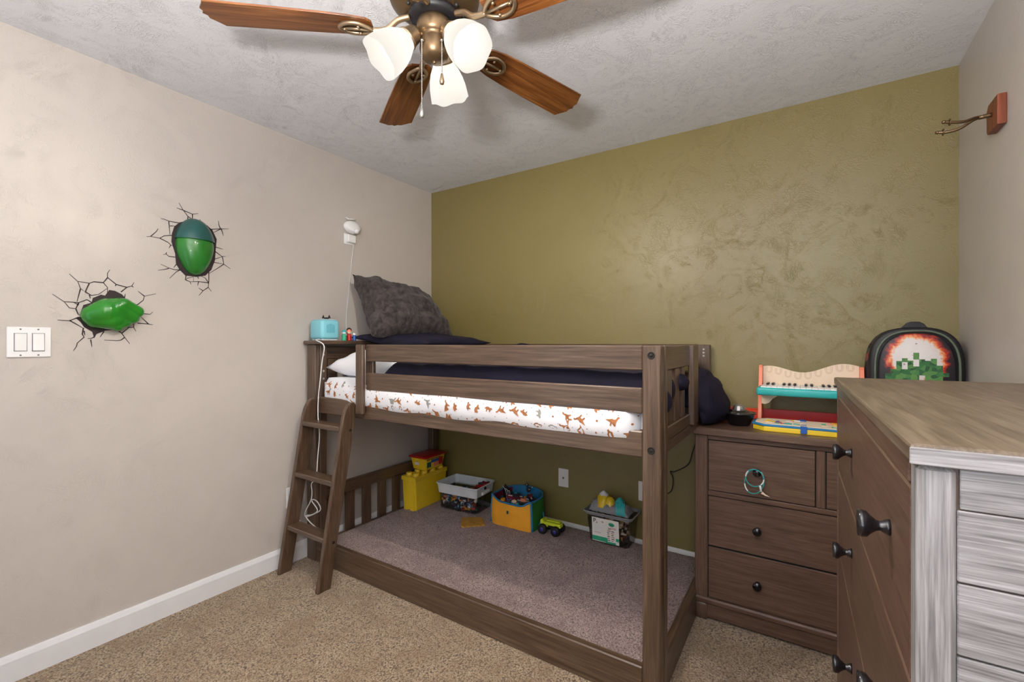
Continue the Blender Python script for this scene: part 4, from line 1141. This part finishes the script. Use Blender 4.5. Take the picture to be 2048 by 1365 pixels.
# foam puzzle tile
ft = MB(); L = [(.671, -.446), (.776, -.345), (.690, -.262), (.585, -.330)]
pts = []
for i in range(4):
    a, b = Vector(L[i]), Vector(L[(i + 1) % 4]); nrm = Vector((b.y - a.y, a.x - b.x)).normalized()
    for k_ in range(9):
        t_ = k_ / 9; p = a.lerp(b, t_); o_ = .006 if k_ % 2 else -.001
        pts.append((p.x + nrm.x * o_, p.y + nrm.y * o_))
ft.prism(pts, RZ, RZ + .010, 'z'); fo_ = tag(ft.build('foam_tile', M['cork']), 'mustard foam puzzle tile lying on the rug before the clear bin', 'foam tile')

# truck
tk = thing('toy_truck', 'lime green toy monster truck with big dark wheels on the rug', 'toy truck', (1.182, -.205, RZ), math.radians(2))
m = MB(); m.box(-.066, .064, -.024, .024, .050, .068, .004); m.box(-.068, -.045, -.026, .026, .050, .078, .004)
m.box(-.030, .060, -.016, .016, .072, .079, .002); m.box(.036, .066, -.022, .022, .045, .056, .003); m.box(-.032, -.02, -.022, .022, .038, .052, .002); m.box(.026, .038, -.022, .022, .036, .052, .002)
m.build('body', M['lime'], tk)
m = MB(); m.box(-.045, .05, -.012, .012, .030, .050, .003); m.tube([(-.046, -.03, .028), (-.046, .03, .028)], .004); m.tube([(.040, -.03, .028), (.040, .03, .028)], .004); m.build('chassis', M['blackm'], tk)
for xx in (-.046, .040):
    for s in (-1, 1):
        mt = Matrix.Translation((xx, s * .036, .029)) @ Matrix.Rotation(PI / 2, 4, 'X')
        wv = lambda r_, z_, a_, j: (r_ * (1 + (.05 if int(a_ / (2 * PI) * 32) % 2 else 0) * (r_ > .02)), z_)
        w_ = MB(); w_.lathe([(.012, -.014), (.022, -.015), (.028, -.010), (.0285, 0), (.028, .010), (.022, .015), (.012, .014)], 32, 0, mt, wob=wv); w_ = w_.build('wheel', M['blackm'], tk)
        MB().lathe([(0, -.016 * 1), (.008, -.016), (.013, -.013), (.013, .013), (.008, .016), (0, .016)], 16, 0, mt).build('hub', M['purple'], w_)

# grey tub with label
gt = thing('clear_storage_tub', 'clear plastic tub with grey rim and white and green paper label', 'storage tub', (1.528, -.105, RZ), math.radians(1))
m, t_, V = openbox(.132, .082, 0, .165, .86); t_.faces.new(V[0][::-1]); t_.faces.new(V[3]); m._add(t_, 0, False); m.build('tub_body', M['clear'], gt)
m, t_, V = openbox(.142, .090, .160, .176, .96, .003)
n = len(V[0])
for i in range(n): t_.faces.new((V[3][i], V[3][(i + 1) % n], V[0][(i + 1) % n], V[0][i]))
m._add(t_, 0, False)
m.tube([(sx * (.144 - .02) + .02 * math.cos(a), sy * (.093 - .02) + .02 * math.sin(a), .177) for sx, sy, a0 in ((1, 1, 0), (-1, 1, PI / 2), (-1, -1, PI), (1, -1, 1.5 * PI)) for a in [a0 + PI / 2 * i / 5 for i in range(6)]], .0045, 8, closed=True)
m.build('rim', M['grey'], gt)
tilt = math.atan2(.14 * .082, .165)
LT = Matrix.Translation((-.012, -.0735, .012)) @ Matrix.Rotation(tilt, 4, 'X')
lb_ = MB(); lb_.box(-.082, .078, -.0015, 0, 0, .138, 0, mi=0, mtx=LT); lb_.box(-.082, .010, -.0022, -.001, .004, .030, 0, mi=1, mtx=LT); lb_.box(.0, .060, -.0022, -.001, -.001, .010, 0, mi=1, mtx=LT); lb_.box(.060, .079, -.0022, -.001, .020, .038, 0, mi=1, mtx=LT)
lb_.lathe([(0, .0022), (.017, .0022), (.0175, .0016)], 24, 1, LT @ Matrix.Translation((.035, 0, .112)) @ Matrix.Scale(.62, 4, (0, 0, 1)) @ Matrix.Rotation(PI / 2, 4, 'X'))
rg_ = random.Random(9)
for i in range(9): lb_.box(-.070, -.070 + rg_.uniform(.035, .055), -.0022, -.0012, .045 + i * .0062, .0468 + i * .0062, 0, mi=3 if i == 1 else 2, mtx=LT)
for i in range(6):
    for j in range(2): lb_.box(.010 + j * .024, .010 + j * .024 + rg_.uniform(.010, .020), -.0022, -.0012, .016 + i * .011, .020 + i * .011, 0, mi=3 if (i + j) % 2 else 4, mtx=LT)
for i in range(3): lb_.box(.030, .062, -.0022, -.0012, .086 + i * .004, .0872 + i * .004, 0, mi=3, mtx=LT)
lbo = lb_.build('label', [M['paper'], M['tgreen'], M['lgrey'], M['inkr'], M['ink']], gt)
UP = Matrix.Rotation(PI / 2, 4, 'X')
text('lettering', 'P', .036, LT @ Matrix.Translation((-.066, -.002, .118)) @ UP, M['ink'], lbo)
text('lettering', 'a', .020, LT @ Matrix.Translation((-.052, -.002, .112)) @ UP, M['ink'], lbo)
text('lettering', '36', .014, LT @ Matrix.Translation((-.018, -.002, .118)) @ UP, M['ink'], lbo)
text('lettering', '30', .016, LT @ Matrix.Translation((.022, -.002, .086)) @ UP, M['ink'], lbo)
wooden = [M['cork'], M['orangewood'], M['cream'], M['orangewood'], M['seam']]
rng = random.Random(8); m = MB()
confetti(m, 170, rng, lambda: Vector((rng.uniform(-.092, .092), rng.uniform(-.048, .048), rng.uniform(.016, .145))), .006, .016, len(wooden))
m.bm.transform(Matrix.Translation((1.528, -.105, RZ)) @ Matrix.Rotation(math.radians(1), 4, 'Z'))
tag(m.build('wooden_pieces', wooden), 'pile of brown wooden toy pieces inside the grey rimmed tub', 'toy pieces', kind='stuff')
# playset lying in the tub
ps = thing('toy_mountain', 'grey toy rock set with blue waterfall and yellow peak lying in the grey rimmed tub', 'toy playset', (1.528, -.105, RZ + .178))
def rock(u, v):
    x = -.122 + .236 * u
    top = .052 + .008 * hsh(u * 6, 1.0) + (.010 if .1 < u < .5 else 0)
    y = -.055 + .10 * v
    h = top * (math.sin(PI * min(1, max(0, v))) ** .5) * (1 - .9 * max(0, (u - .9) / .1)) * min(1, u / .06 + .35)
    return (x, y, h + .006 * hsh(u * 14, v * 8) - .006)
m = MB(); m.grid(rock, 50, 24); m.build('rock', M['grey'], ps)
m = MB(); m.grid(lambda u, v: (.030 + .055 * u + .012 * (1 - v) * 1, -.0585 + .030 * v ** 2, .0 + .062 * v + .002 * math.sin(u * 22)), 26, 12); m.grid(lambda u, v: (.02 + .05 * u, -.028 + .05 * v, .058 + .026 * math.sin(PI * u) * math.sin(PI * v) ** .5), 16, 10); m.build('waterfall', M['teal'], ps)
m = MB(); m.lathe([(0, .105), (.010, .098), (.022, .086), (.034, .070), (.046, .040), (.050, .02)], 18, 0, wob=lambda r_, z_, a_, j: (r_ * (1 + .12 * math.cos(3 * a_ + j)), z_), mtx=Matrix.Translation((-.052, .0, 0)))
m.lathe([(0, .080), (.018, .070), (.032, .05), (.036, .02)], 16, 0, mtx=Matrix.Translation((-.012, -.005, 0))); mo_ = m.build('peak', M['yel'], ps)
m = MB(); m.lathe([(0, .1075), (.011, .1005), (.023, .0885), (.028, .082)], 18, 0, wob=lambda r_, z_, a_, j: (r_ * (1 + .12 * math.cos(3 * a_ + j)), z_ + (.004 * math.cos(5 * a_) if j == 3 else 0)), mtx=Matrix.Translation((-.052, .0, 0))); m.build('snow_cap', M['white'], mo_)
